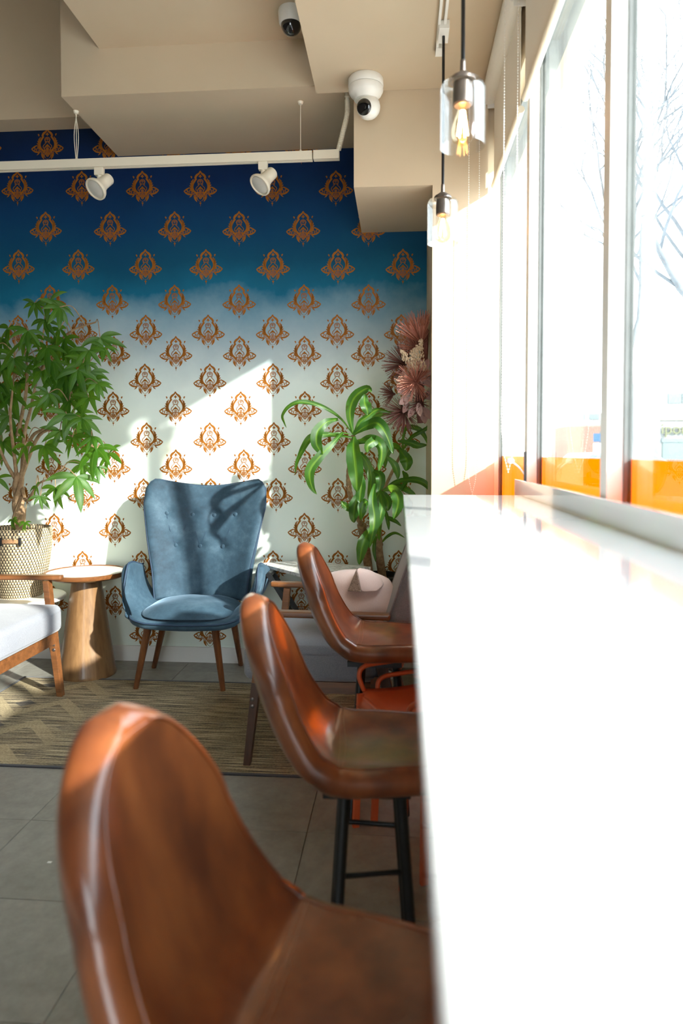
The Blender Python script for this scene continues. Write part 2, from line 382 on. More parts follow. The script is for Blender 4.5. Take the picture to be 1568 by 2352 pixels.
o_ = t.nodes.new('ShaderNodeOutputMaterial'); tl = t.nodes.new('ShaderNodeBsdfTranslucent'); tr = t.nodes.new('ShaderNodeBsdfTransparent'); gl = t.nodes.new('ShaderNodeBsdfGlossy'); mx = t.nodes.new('ShaderNodeMixShader'); m2 = t.nodes.new('ShaderNodeMixShader')
tl.inputs[0].default_value = (.75, .25, .0, 1); tr.inputs[0].default_value = (.50, .22, .04, 1); gl.inputs['Roughness'].default_value = .05; mx.inputs[0].default_value = .10; m2.inputs[0].default_value = .05
t.links.new(tl.outputs[0], mx.inputs[1]); t.links.new(tr.outputs[0], mx.inputs[2]); t.links.new(mx.outputs[0], m2.inputs[1]); t.links.new(gl.outputs[0], m2.inputs[2]); t.links.new(m2.outputs[0], o_.inputs[0])
fil = Mat('glowing_filament', (1, .6, .25)); fil.b.inputs['Emission Color'].default_value = (1, .50, .16, 1); fil.b.inputs['Emission Strength'].default_value = 110; filament = fil.m
dome_glass = Mat('smoked_dome', (.01, .01, .012), .06, Coat_Weight=1).m
lens_m = Mat('camera_lens', (.005, .005, .006), .05, Coat_Weight=1).m
lampface = speckle('frosted_bulb', (.62, .60, .54), (.68, .66, .60), 40, .35, .1)

# ------------------------------------------------------------------ setting
WY = 3.93                                         # back wall
def sbox(name, a, b, mat, parent=None, bevel=0):
    o = MB().box(a, b).build(name, mat, parent, bevel=bevel)
    return o if parent else struct(o)
floor = sbox('floor', (-4.6, -3.2, -.12), (.62, WY, -.006), grout)
TX, TY = .455, .395
tile_me = MB().box((0, 0, 0), (TX-.0025, TY-.0025, .006)).mesh('tile')
ox, oy = -.287, 2.57
for i in range(-7, 2):
    for j in range(-8, 4):
        x0, y0 = ox+i*TX, oy+j*TY
        x1, y1 = min(x0+TX-.0025, .60), min(y0+TY-.0025, WY)
        if y0 > WY-.03 or x0 > .55: continue
        me = tile_me if (abs(x1-x0-TX+.0025) < 1e-6 and abs(y1-y0-TY+.0025) < 1e-6) else MB().box((0, 0, 0), (x1-x0, y1-y0, .006)).mesh('tile')
        obj('floor_tile', me, vinyl, floor, (x0, y0, -.006))
MB().box((-4.6, -3.2, -.006), (ox-7*TX-.0025, WY, -.0002)).box((ox-7*TX, -3.2, -.006), (.6, oy-8*TY-.0025, -.0002)).build('floor_sheet', vinyl, floor)
wall_back = sbox('wall_back', (-4.6, WY, 0), (.455, WY+.2, 3.8), mural)
wr_ = MB(); wr_.box((-4.6, -3.4, 0), (-1.3, -3.2, 3.8)); wr_.box((-1.3, -3.4, 2.4), (.1, -3.2, 3.8)); wr_.box((.1, -3.4, 0), (.62, -3.2, 3.8))
wall_rear = struct(wr_.build('wall_rear', dark_paint))
d_ = struct(empty('added_door_1', (-1.3, -3.3, 0)))  # unseen glass door, added so daylight enters from behind
wall_left = sbox('wall_left', (-4.8, -3.4, 0), (-4.6, 4.13, 3.8), dark_paint)
wr = MB(); wr.box((.44, -3.4, 0), (.62, 4.13, .62)); wr.box((.44, -3.4, .62), (.47, 2.48, 1.02)); wr.box((.44, -3.4, 2.60), (.62, 4.13, 3.8))  # middle box: unseen panel under the counter, added to block orange light
wall_right = struct(wr.build('wall_right', paint))
# ceiling and its dropped parts
ceiling = sbox('ceiling', (-4.6, -3.4, 3.8), (.62, 4.13, 3.95), paint)
sbox('dropped_ceiling', (-1.41, -3.2, 3.1), (-.38, 3.26, 3.8), paint, ceiling)
sbox('window_soffit', (-.384, -3.2, 2.85), (.44, 3.26, 3.8), paint, ceiling)
sbox('ceiling_beam', (-1.597, 3.26, 2.885), (.44, WY, 3.8), paint, ceiling)
sbox('wall_soffit', (-4.6, 3.79, 3.047), (-1.597, WY, 3.8), paint, ceiling)
sbox('pillar_soffit', (-.212, 3.262, 2.42), (.147, WY, 2.885), paint, ceiling)
wall_pillar = sbox('wall_pillar', (.147, 3.262, 0), (.395, WY, 2.885), paint)
sbox('jamb', (.3955, 3.30, 0), (.437, WY, 2.85), paint, wall_pillar)
# skirting: separate pieces end to end
base = struct(empty('baseboard_back', (0, WY, 0)))
xb = -4.2
while xb < .1:
    MB().box((0, -.012, 0), (.452, 0, .088)).build('skirting_piece', paint_white, base, loc=(xb, 0, 0)); xb += .455
# windows
MUL = [1.54+.94*k for k in range(-5, 3)]
def mullion(y):
    MB().box((.44, y, .62), (.474, y+.05, 2.60)).build('mullion', paint_white, wall_right, bevel=.001)
    MB().box((.474, y-.004, .62), (.492, y+.054, 2.60)).build('mullion_frame', alum, wall_right)
for y in MUL: mullion(y)
for k in range(len(MUL)):
    y0 = MUL[k]+.054; y1 = (MUL[k+1]-.004) if k+1 < len(MUL) else WY
    w = struct(empty('window_%d' % (k+1), (.48, y0, .62)))
    MB().box((.002, 0, 0), (.008, y1-y0, 1.98)).build('pane', glass, w)
    MB().box((.0105, 0, 0), (.0115, y1-y0, .567)).build('window_film', film, w)
    MB().box((-.006, 0, 1.95), (.012, y1-y0, 1.98)).box((-.006, 0, -.01), (.0, y1-y0, .02)).build('window_frame', alum, w)
trim = sbox('trim_1', (.492, -3.2, 2.575), (.56, WY, 2.62), alum)
MB().box((.06, 0, .1), (1.34, .008, 2.32)).build('pane', glass, d_)
MB().box((0, -.02, 0), (.06, .03, 2.4)).box((1.34, -.02, 0), (1.4, .03, 2.4)).box((.06, -.02, 2.32), (1.34, .03, 2.4)).box((.06, -.02, 0), (1.34, .03, .1)).build('door_frame', alum, d_)

# wallpaper-like stencil motif
def motif_mesh():
    m = MB(); T = .0012
    def P(pts, both=True):
        for sgn in ((1, -1) if both else (1,)):
            q = [(sgn*x, y) for x, y in pts]
            if sgn < 0: q = q[::-1]
            m.prism([(x*.094, 0, y*.094) for x, y in q], (0, -T, 0))
    def S(pts, w, both=True, n=3):
        pts = [(p.x, p.y) for p in spline([(x, y, 0) for x, y in pts], n)]
        k = len(pts); W = [interp([0, .5, 1], w, i/(k-1)) if isinstance(w, (list, tuple)) else w for i in range(k)]
        L = []; R = []
        for i, (x, y) in enumerate(pts):
            a = pts[max(i-1, 0)]; b = pts[min(i+1, k-1)]; dx, dy = b[0]-a[0], b[1]-a[1]; l = math.hypot(dx, dy) or 1
            L.append((x-dy/l*W[i]/2, y+dx/l*W[i]/2)); R.append((x+dy/l*W[i]/2, y-dx/l*W[i]/2))
        for i in range(k-1):
            P([L[i], L[i+1], R[i+1], R[i]], both)
    S([(0, 1.04), (.07, .90), (.2, .80), (.28, .70), (.30, .60)], [.05, .13, .12])              # arch
    S([(.24, .60), (.34, .46), (.44, .28), (.47, .08), (.42, -.10), (.30, -.24), (.2, -.32)], [.12, .08, .14])   # inner wing
    for a, (ex, ey) in enumerate([(.42, .56), (.53, .47), (.61, .34), (.66, .20), (.68, .06), (.64, -.04)]):
        t = a/5
        S([(.50-.06*t, .18-.38*t), (lerp(.52, .56, t), lerp(.36, -.10, t)), (ex, ey)], [.05, .088, .035])
    S([(.34, -.30), (.52, -.24), (.60, -.2)], [.02, .05, .02]); S([(.36, -.34), (.50, -.32), (.6, -.29)], [.02, .04, .02])
    S([(.66, .07), (.83, -.02), (1.0, -.13)], [.05, .085, .05]); S([(1.0, -.13), (.88, -.25), (.70, -.33), (.48, -.35)], [.05, .10, .07])
    S([(.84, -.07), (.76, -.13), (.83, -.21)], .05); S([(.64, -.10), (.70, -.2), (.66, -.26)], .05)
    P([(.50, .66), (.53, .60), (.60, .72), (.57, .76), (.50, .72)]); P([(.50, -.40), (.58, -.38), (.68, -.52), (.56, -.47)])
    P([(0, .84), (-.05, .76), (-.12, .70), (-.04, .69), (0, .60), (.04, .69), (.12, .70), (.05, .76)], False)
    ring = lambda cx, cy, rx, ry, w, a0=0, a1=360, b=False: S([(cx+rx*math.cos(math.radians(a0+(a1-a0)*i/10)), cy+ry*math.sin(math.radians(a0+(a1-a0)*i/10))) for i in range(11)], w, b, 1)
    ring(0, .40, .17, .14, .04); ring(0, .40, .10, .08, .03, 200, -20); P([(-.03, .36), (0, .33), (.03, .36), (.02, .46), (-.02, .46)], False)
    S([(.06, .25), (.12, .22), (.15, .27)], .03); S([(.08, .20), (.22, .08), (.27, -.02), (.25, -.12)], [.03, .04, .035])
    P([(-.03, .1), (0, .14), (.03, .1), (.14, .0), (-.14, .0)], False)
    ring(0, -.14, .19, .14, .05, -20, 200); ring(0, -.13, .08, .05, .03); P([(-.03, -.11), (.03, -.11), (.03, -.15), (-.03, -.15)], False)
    P([(-.21, -.20), (.21, -.20), (.21, -.25), (-.21, -.25)], False)
    S([(.17, -.24), (.19, -.36), (.12, -.48), (.02, -.58)], [.07, .06, .04]); S([(0, -.24), (0, -.42), (0, -.56)], .03, False)
    S([(.04, -.27), (.05, -.40), (.02, -.50)], .03); S([(.10, -.28), (.10, -.38), (.05, -.48)], .04)
    P([(.22, -.36), (.40, -.36), (.40, -.39), (.22, -.39)]); P([(.22, -.41), (.41, -.41), (.41, -.44), (.22, -.44)])
    P([(.24, -.46), (.41, -.46), (.38, -.60), (.30, -.72), (.20, -.80), (.24, -.64)])
    S([(.18, -.46), (.20, -.58), (.14, -.70)], [.03, .05, .03]); ring(0, -.56, .07, .06, .03, 190, 350)
    P([(.06, -.74), (.13, -.70), (.10, -.76)]); P([(-.04, -.79), (0, -.74), (.04, -.79)], False)
    P([(0, -.82), (.07, -.86), (.02, -.92), (0, -1.06), (-.02, -.92), (-.07, -.86)], False)
    return m.mesh('damask_motif', merge=False)
mo = motif_mesh(); mo.materials.append(copper)
rows = [(336, 0, [-33, 109, 250, 398, 547, 692]), (433, 0, [40, 188, 327, 460, 625, 771]), (526, 0, [-42, 105, 253, 401, 549, 696, 846]), (613, 0, [43, 180, 334, 473, 627, 776, 925]),
        (694, 0, [-38, 115, 258, 401, 549, 698, 846, 995]), (763, 0, [42, 187, 335, 478, 626, 774, 921]), (812, 0, [-33, 118, 262, 404, 550, 699, 845, 992]), (875, 0, [40, 185, 333, 482, 627, 774, 921]), (939, 0, [-33, 115, 260, 403, 553, 700, 848, 990]),
        (1010, 0, [42, 188, 337, 482, 629, 776, 925]), (1072, 0, [-33, 118, 263, 404, 560, 700, 848, 990]), (1138, 0, [42, 193, 330, 484, 634, 776, 921]), (1218, 0, [-33, 125, 264, 404, 556, 699, 846, 980]),
        (1304, 0, [42, 190, 325, 484, 627, 776, 915]), (1384, 0, [-33, 123, 265, 404, 550, 692, 846]), (1455, 0, [45, 190, 334, 482, 627, 776, 920])]
for y, _, xs in rows:
    for x in xs:
        p = at(x, y, WY)
        if p.x > .10 or (p.z > 2.80 and p.x > -1.5) and False: continue
        o = obj('damask_motif', mo, None, wall_back, (p.x, WY-.0002, p.z)); o.scale = (1, 1, 1.0)
xl = -2.65; k = 0
while xl > -4.5:                                  # the pattern goes on to the left
    for r in range(8):
        o = obj('damask_motif', mo, None, wall_back, (xl, WY-.0002, .35+.36*r+(.18 if k % 2 else 0)))
    xl -= .36; k += 1

# counter
ct = thing('window_counter', (.2, 0, 1.053), 'long glossy white quartz bar counter along the window', 'counter')
C0 = Vector((.2, 0, 1.053))
MB().box((.013-.2, -1.6, -.03), (.42-.2, 2.5, 0)).build('countertop', quartz, ct, bevel=.0015)
MB().box((.4205-.2, -1.6, -.03), (.4385-.2, 2.62, .052)).build('backsplash', quartz, ct, bevel=.001)
for y in (-.9, .45, 1.95):
    MB().bar((.232, y, -.36), (.232, y, -.03), .03).bar((.232, y, -.06), (-.10, y, -.045), .03, .03).bar((.232, y, -.33), (-.05, y, -.06), .02, .02).build('support_bracket', black_metal, ct)

# roller blinds
def blind(y0, y1, label, chain):
    t = thing('roller_blind', (.42, (y0+y1)/2, 2.84), label, 'blind', 'cream roller blinds on the window')
    L = (y1-y0)/2
    MB().tube([(-.022, -L, -.04), (-.022, L, -.04)], .036, 20).build('roller_tube', white_metal, t, smooth=50)
    MB().box((-.002, -L+.02, -.43), (0, L-.02, -.03)).build('blind_fabric', blind_fab, t)
    MB().tube([(0, -L+.01, -.438), (0, L-.01, -.438)], .013, 12).build('bottom_rail', cream_metal, t, smooth=50)
    for s in (-1, 1): MB().box((-.03, s*L-.003, -.09), (.02, s*L+.003, .0)).build('bracket', white_metal, t)
    if chain:
        (xa, ya), (xb2, yb), zb = chain
        pts = [(xa-.42, ya-(y0+y1)/2, -.05)] + [(xa-.42, ya-(y0+y1)/2, -.05-i*(2.79-zb)/12) for i in range(1, 12)]
        pts2 = [(xb2-.42, yb-(y0+y1)/2, p[2]) for p in pts]
        mid = ((xa+xb2)/2-.42, (ya+yb)/2-(y0+y1)/2, zb-2.84)
        path = spline(pts + [mid] + pts2[::-1], 2); b = MB(); acc = 0
        for i in range(len(path)-1):
            d = (path[i+1]-path[i]).length; n = max(1, int(d/.0095))
            for k in range(n):
                b.ball(path[i].lerp(path[i+1], k/n), .0026, 5, 3)
        b.tube(path, .0007, 3)
        tag(b.build('bead_chain', white_metal, t), kind='stuff')
    return t
blind(2.53, 3.255, 'cream roller blind half behind the beige pillar, farthest from the camera', ((.305, 3.215), (.352, 3.225), 1.015))
blind(.95, 2.47, 'cream roller blind whose chain hangs to the counter end, in front of the far one', ((.345, 2.42), (.395, 2.46), 1.135))
blind(-.6, .89, 'cream roller blind nearest the camera, above the near counter', None)
hk = thing('chain_holder', (.437, 2.50, 1.105), 'small clear and metal chain tensioner fixed to the mullion above the counter end', 'holder')
MB().box((-.004, -.006, .0), (.004, .006, .10)).build('bracket', alum, hk)
MB().tube(spline([(0, 0, .02), (-.02, 0, .045), (-.045, 0, .065)], 4), .0035, 8).build('arm', white_metal, hk, smooth=60)
MB().ball((-.05, 0, .068), .014, 12, 8, (1, .5, .8)).build('chain_guide', paint_white, hk, smooth=60)

# pendants
rail = thing('pendant_track', (.158, 2.2, 2.85), 'white ceiling track above the counter carrying the pendant lamps', 'track')
MB().box((-.016, -3.4, -.02), (-.006, .76, 0)).box((.006, -3.4, -.02), (.016, .76, 0)).box((-.016, .70, -.024), (.016, .76, 0)).build('rail', white_metal, rail)
def pendant(y, label):
    t = thing('pendant_lamp', (.166, y, 2.02), label, 'lamp', 'glass jar pendant lamps over the counter')
    MB().box((-.02, -.05, .795), (.02, .05, .829)).build('track_adapter', white_metal, t, bevel=.002)
    MB().tube([(0, 0, .225), (0, 0, .80)], .0055, 10).build('stem', black_metal, t, smooth=60)
    MB().lathe([(0, .228), (.007, .228), (.008, .196), (.015, .194), (.020, .190), (.021, .185), (.031, .183), (.034, .178), (.034, .171), (.0, .171)], 28).build('cap', bronze, t, smooth=40)
    MB().lathe([(0, .170), (.024, .170), (.026, .150), (.026, .112), (.022, .108), (0, .108)], 24).build('socket', bronze, t, smooth=40)
    MB().lathe([(.040, .172), (.052, .168), (.0595, .158), (.0605, .145), (.0605, .0), (.0575, .0), (.0575, .145), (.056, .156), (.05, .164), (.040, .168)], 40).build('glass_shade', jar_glass, t, smooth=50)
    b = MB().lathe([(.012, .108), (.014, .095), (.022, .075), (.030, .05), (.031, .035), (.026, .018), (.014, .007), (0, .004)], 28).build('bulb', bulb_glass, t, smooth=60)
    fm = MB()
    for k in range(6):
        a = k*PI/3; fm.tube([(.005*math.cos(a), .005*math.sin(a), .095), (.014*math.cos(a), .014*math.sin(a), .030)], .0024, 6)
    fm.build('filament', filament, b)
    return t
pendant(1.93, 'nearer and larger glass jar pendant lamp with a glowing amber bulb')
pendant(2.80, 'farther, lower looking glass jar pendant lamp in front of the pillar')

# cameras
tc_ = thing('security_camera', (-.152, 3.15, 2.85), 'white ball security camera under the ceiling beside the pillar', 'camera')
MB().lathe([(0, 0), (.073, 0), (.077, -.006), (.078, -.034), (.075, -.038), (0, -.038)], 40).build('mount', white_metal, tc_, smooth=40)
MB().lathe([(0, -.040), (.076, -.040), (.077, -.055), (.068, -.072), (.056, -.083), (.050, -.095), (0, -.10)], 40).build('collar', white_metal, tc_, smooth=40)
MB().ball((.012, 0, -.125), .052, 28, 18).build('camera_ball', white_metal, tc_, smooth=70)
ln = MB().ball((0, 0, 0), .034, 24, 12, (1, .28, 1)).build('lens', lens_m, tc_, smooth=70); ln.location = (-.006, -.040, -.142); ln.rotation_euler = (.3, 0, -.35)
MB().tube([(0, -.009, 0), (0, -.0125, 0)], .012, 16).build('lens_ring', dome_glass, ln)
dc = thing('dome_camera', (-.468, 3.05, 3.1), 'smoked dome security camera with a lilac-white base on the recessed ceiling', 'camera')
MB().lathe([(0, 0), (.054, 0), (.056, -.01), (.052, -.055), (.046, -.062), (0, -.062)], 36).build('base', white_metal, dc, smooth=40)
MB().ball((0, 0, -.062), .044, 28, 16, (1, 1, 1.05)).build('dome', dome_glass, dc, smooth=70)

# track light over the mural
TYY, TZ = 3.40, 2.612
tk = thing('track_light_rail', (-1.4, TYY, TZ), 'long cream lighting track hung by wires in front of the mural', 'track')
MB().box((-1.6, -.018, 0), (.98, .018, .034)).box((-1.6, -.018, -.007), (.98, -.004, 0)).box((-1.6, .004, -.007), (.98, .018, 0)).build('rail', cream_metal, tk, bevel=.0008)
MB().box((.985, -.019, -.006), (1.11, .019, .036)).build('end_feed', cream_metal, tk, bevel=.002)
for x, n in ((at(175, 300, TYY).x, 3), (at(690, 300, TYY).x, 1)):
    w = MB()
    for k in range(n):
        dx_ = (k-(n-1)/2)*.009
        w.tube(spline([(x+1.4+dx_*.3, 0, .034), (x+1.4+dx_*1.2, 0, .16), (x+1.4-dx_*.6, 0, 2.885-TZ)], 6), .0018, 6)
    w.lathe([(0, 0), (.014, 0), (.010, -.012), (0, -.014)], 14, (x+1.4, 0, 2.885-TZ)); w.lathe([(.006, 0), (.006, .01), (0, .012)], 10, (x+1.4, 0, .034))
    w.build('hanging_wire', cream_metal, tk)
def spot(x, tilt, spin, label):
    t = thing('track_spotlight', (x, TYY, TZ), label, 'spotlight', 'cream spotlights on the track')
    MB().box((-.022, -.014, -.045), (.022, .014, -.0075)).build('adapter', cream_metal, t, bevel=.002)
    a = MB().tube([(0, 0, -.045), (.0, 0, -.072)], .012, 14); a.ball((0, 0, -.075), .015, 12, 8); a.build('swivel', cream_metal, t, smooth=60)
    M = Matrix.Translation((.018*math.copysign(1, spin), 0, -.083)) @ Matrix.Rotation(spin, 4, 'Z') @ Matrix.Rotation(tilt, 4, 'Y')
    h = MB().lathe([(0, .05), (.026, .05), (.029, .045), (.030, .0), (.034, -.02), (.052, -.045), (.056, -.055), (.055, -.063), (.050, -.064), (.047, -.055), (.0, -.052)], 32).build('lamp_head', cream_metal, t, smooth=40)
    h.matrix_local = M
    MB().lathe([(0, -.066), (.03, -.064), (.044, -.060), (.046, -.050), (0, -.05)], 28).build('bulb_face', lampface, h, smooth=40)
    return t
spot(at(228, 380, TYY).x, .80, 1.0, 'left cream track spotlight, turned down to the left, by the hanging wires')
spot(at(604, 370, TYY).x, .75, .75, 'right cream track spotlight on the longer arm, above the mural')
# flexible conduit
cp = spline([at(797, 228, 3.33), at(797, 262, 3.34), at(787, 305, 3.36), at(777, 345, TYY)], 8); cp[0].z = 2.884
cb = MB().tube(cp, .0095, 12)
L = sum((cp[i+1]-cp[i]).length for i in range(len(cp)-1)); n = 46
for k in range(n):
    f = k/n*(len(cp)-1); i = int(f); p = cp[i].lerp(cp[min(i+1, len(cp)-1)], f-i); d = (cp[min(i+1, len(cp)-1)]-cp[max(i-1, 0)]).normalized()
    cb.tube([p-d*.0035, p-d*.0018, p+d*.0018, p+d*.0035], [.0095, .0125, .0125, .0095], 10, cap=False)
tag(cb.build('flexible_conduit', cream_metal, smooth=50), 'short ribbed white conduit curving from the beam to the track end', 'conduit')

# ------------------------------------------------------------------ rug
rg = thing('area_rug', (-.93, 3.06, 0), 'tan and black woven rug with zigzag ends under the lounge chairs', 'rug')
MB().grid(lambda u, v: Vector((lerp(-1.06, 1.06, u), lerp(-.51, .51, v), .004+.0008*noise.noise(Vector((u*9, v*5, 0))))), 60, 30).build('pile', rugmat, rg, smooth=60)
bb = MB()
for a, b in (((-1.07, -.52), (1.07, -.505)), ((-1.07, .505), (1.07, .52)), ((-1.07, -.52), (-1.055, .52)), ((1.055, -.52), (1.07, .52))): bb.box((a[0], a[1], .0), (b[0], b[1], .0055))
bb.build('binding', rug_edge, rg); MB().box((-1.06, -.51, 0), (1.06, .51, .0025)).build('backing', rug_edge, rg)

# ------------------------------------------------------------------ leather stools
def make_stool():
    t = thing('bar_stool', (0, 0, 0), '', 'stool', 'cognac leather bucket stools along the counter')
    prof = [(0.2700, 0.5300), (0.2000, 0.5420), (0.1000, 0.5380), (0.0000, 0.5340), (-0.0550, 0.5450), (-0.1070, 0.5889), (-0.1476, 0.6619), (-0.1735, 0.7378), (-0.1930, 0.8088), (-0.2012, 0.8547), (-0.2008, 0.8777), (-0.1958, 0.8906)]
    pr = spline([(a, 0, b) for a, b in prof], 4); arc = [0]
    for a, b in zip(pr, pr[1:]): arc.append(arc[-1]+(b-a).length)
    arc = [a/arc[-1] for a in arc]
    cx = lambda v: interp(arc, [p.x for p in pr], v)
    cz = lambda v: interp(arc, [p.z for p in pr], v)
    def width(v):
        wb = lambda q_: interp([0, .12, .3, .42, .52, .7514], [.135, .165, .186, .19, .1945, .1591], q_)
        if v <= .7514: return sum(wb(v+o_) for o_ in (-.05, -.025, 0, .025, .05))/5
        t_ = (v-.7514)/(1-.7514); return (.1591-.0036*t_)*max(0, 1-t_**1.99)**(1/1.811)
    def fn(s, v):
        w = width(v); a = abs(s)
        return Vector((cx(v) + interp([0, .35, .5, .8, 1], [0, 0, .0365, .0365, .018], v)*s*s*w/.15, w*s, cz(v) + interp([0, .25, .42, .55, 1], [.010, .022, .026, .004, 0], v)*a**2.5*w/.16))
    def nrm(s, v):
        a, b = max(0, v-.02), min(1, v+.02); c = Vector((cz(a)-cz(b), 0, cx(b)-cx(a))); c = (c if c.x+c.z > 0 else -c).normalized()
        return (c + Vector((0, -s*.3*width(v)/.18, 0))).normalized()
    def gthick(s, v):
        d = min((1-abs(s))*width(v), (1-v)*.9, v*.9+.004); q_ = 1-min(1, d/.027); return math.sqrt(max(0, 1-q_*q_))
    NU = 36; SS = [math.sin(PI/2*(2*i/NU-1)) for i in range(NU+1)]
    VV = [.12*(i/8)**1.6 for i in range(8)] + [lerp(.12, .80, i/44) for i in range(44)] + [1-.20*(1-i/26)**1.7 for i in range(27)]
    m = MB()
    for sg_, th in ((1, .027), (-1, .029)):
        m.grid(lambda u, v: fn(SS[round(u*NU)], VV[round(v*(len(VV)-1))]) + nrm(SS[round(u*NU)], VV[round(v*(len(VV)-1))])*sg_*th*gthick(SS[round(u*NU)], VV[round(v*(len(VV)-1))]), NU, len(VV)-1)
    m.uv = {}; m.build('shell', leather, t, smooth=180)
    def inset(v, d=.019): return max(0, 1-d/max(.02, width(v)))
    rim = [(-1, v) for v in VV[3:-6]] + [(lerp(-1, 1, k/14), .975) for k in range(1, 14)] + [(1, v) for v in VV[3:-6][::-1]]
    MB().tube([fn(s_*inset(v), v)+nrm(s_, v)*.0262 for s_, v in rim], .0022, 6).build('piping', leather, t, smooth=70)
    for dv in (0, .02):
        MB().tube([fn(s_, v)+nrm(s_, v)*.0268 for s_, v in [(-.88+1.76*k/20, .385+dv+.035*abs(2*k/20-1)**2) for k in range(21)]], .0012, 5).build('stitched_seam', thread, t)
    MB().box((-.05, -.10, .492), (.13, .10, .508)).build('seat_plate', black_metal, t)
    for x0, x1, sy in ((-.005, -.035, -1), (-.005, -.035, 1), (.11, .145, -1), (.11, .145, 1)):
        MB().tube([(x0, sy*.085, .50), (x1, sy*(.155 if x0 < 0 else .10), .012), (x1, sy*(.157 if x0 < 0 else .10), 0)], .0125, 12).build('leg', black_metal, t, smooth=60)
    fr = lambda x, sy: (x, sy*(.1085 if x < 0 else .090), .335)
    MB().tube([fr(-.015, -1), fr(.122, -1), fr(.122, 1), fr(-.015, 1)], .0065, 10, closed=True).build('footrest', black_metal, t, smooth=60)
    return t
st1 = make_stool(); st1.location = (-.140, .78, 0); st1.rotation_euler.z = -.149; st1['label'] = 'blurred brown leather bar stool nearest the camera at the bottom of the picture'
for loc, rz_, lab in (((-.112, 1.515, 0), .071, 'middle brown leather bar stool, between the blurred near one and the far one'), ((-.121, 2.404, 0), .005, 'farthest brown leather bar stool, at the counter end before the pink cushion')):
    c = copy_tree(st1); c.location = loc; c.rotation_euler.z = rz_; c['label'] = lab

# ------------------------------------------------------------------ blue wing chair
wc = thing('wing_chair', (-1.05, 3.56, 0), 'blue velvet button-tufted wing chair on four brown tapered legs', 'armchair')
def backfn(u, v, t=0):
    s = 2*u-1
    w = interp([0, .25, .55, .85, 1], [.245, .262, .300, .335, .330], v)
    ztop = 1.018 + .052*abs(s)**1.6 - .062*max(0, (abs(s)-.82)/.18)**2.2
    z = lerp(.42, ztop, v); x = s*w
    y = lerp(.145, .255, v) - .085*abs(s)**2.2*interp([0, .5, 1], [1.0, .9, .75], v) - .02*math.sin(PI*v)
    # the tufting pulls the padding in round each button
    for bx, bz in BUT:
        d = math.hypot(x-bx, z-bz); y += .017*math.exp(-(d/.032)**2)
    return Vector((x, y, z))
BUT = [(-.215, .872), (-.080, .862), (.042, .860), (.165, .866), (-.160, .700), (-.030, .695), (.100, .695)]
pad('backrest', backfn, 64, 76, .014, .05, velvet, wc, (0, -1, 0), .09, .05)
edge = [backfn(0, k/30) for k in range(31)] + [backfn(k/30, 1) for k in range(1, 30)] + [backfn(1, 1-k/30) for k in range(31)]
MB().tube([p+Vector((0, 0, 0)) for p in edge], .0050, 8).build('piping', velvet_dark, wc, smooth=70)
for bx, bz in BUT:
    y = min((backfn(i/44, j/50) for i in range(45) for j in range(51)), key=lambda p: (p.x-bx)**2+(p.z-bz)**2).y
    MB().ball((bx, y-.0165, bz), .0125, 16, 8, (1, .5, 1)).build('button', velvet, wc, smooth=70)
pl = MB()
for a, c_ in ((0, 4), (1, 4), (1, 5), (2, 5), (2, 6), (3, 6)):
    p, q = BUT[a], BUT[c_]; pts = []
    for k in range(9):
        x, z = lerp(p[0], q[0], k/8), lerp(p[1], q[1], k/8)
        yy = min((backfn(i/44, j/50) for i in range(45) for j in range(51)), key=lambda r: (r.x-x)**2+(r.z-z)**2).y
        pts.append((x, yy-.0138, z))
    pl.tube(pts, .0013, 4)
pl.build('tufting_crease', velvet_dark, wc)
def sm(t): return t*t*(3-2*t)
def bucket(u, v):
    s = 2*u-1; a = abs(s); sg = 1 if s > 0 else -1; hs = .225
    A = .015 + .235*sm(min(1, v/.42)) - .035*sm(max(0, (v-.5)/.5))
    y = lerp(-.285+.09*a**2.2, .155, v)
    q = sm(max(0, (a-.38)/.62))*.35 + max(0, (a-.38)/.62)*.65
    x = sg*(min(a, .38)/.38*hs*.80 + (hs*.20+.115*min(1, .35+A/.2))*math.sin(q*PI/2)*(1 if a > .38 else 0)); z = .372 + .012*a + A*q**1.5
    return Vector((x, y, z))
bface = lambda p: Vector((-p.x*3, 0, .3))
pad('arm_shell', bucket, 60, 40, .012, .034, velvet, wc, bface, .07, .09, None, 6)
e2 = [bucket(0, 1-k/26) for k in range(27)] + [bucket(k/48, 0) for k in range(1, 48)] + [bucket(1, k/26) for k in range(27)]
MB().tube(e2, .0048, 8).build('arm_piping', velvet_dark, wc, smooth=70)
def cushfn(sgn):
    def f(u, v):
        th = u*2*PI; r = math.sin(v*PI/2); ca, sa = math.cos(th), math.sin(th); k = (abs(ca)**2.8+abs(sa)**2.8)**(-1/2.8)
        x, y = k*ca*r*.245, k*sa*r*.232-.052
        return Vector((x, y, .400 + sgn*(.062 if sgn > 0 else .018)*(max(0, 1-r**2.6))**.75 + (.006*noise.noise(Vector((x*9, y*9, 2))) if sgn > 0 else 0)))
    return f
MB().grid(cushfn(1), 48, 20).grid(cushfn(-1), 48, 10).build('seat_cushion', velvet, wc, smooth=80)
for (fx, fy), (tx, ty) in zip(((-.283, -.116), (.167, -.112), (-.314, .238), (.16, .32)), ((-.19, -.15), (.13, -.15), (-.19, .12), (.15, .13))):
    MB().tube([(tx, ty, .39), (fx, fy, .006), (fx, fy, 0)], [.021, .0135, .012], 16).build('leg', leg_wood, wc, smooth=50)

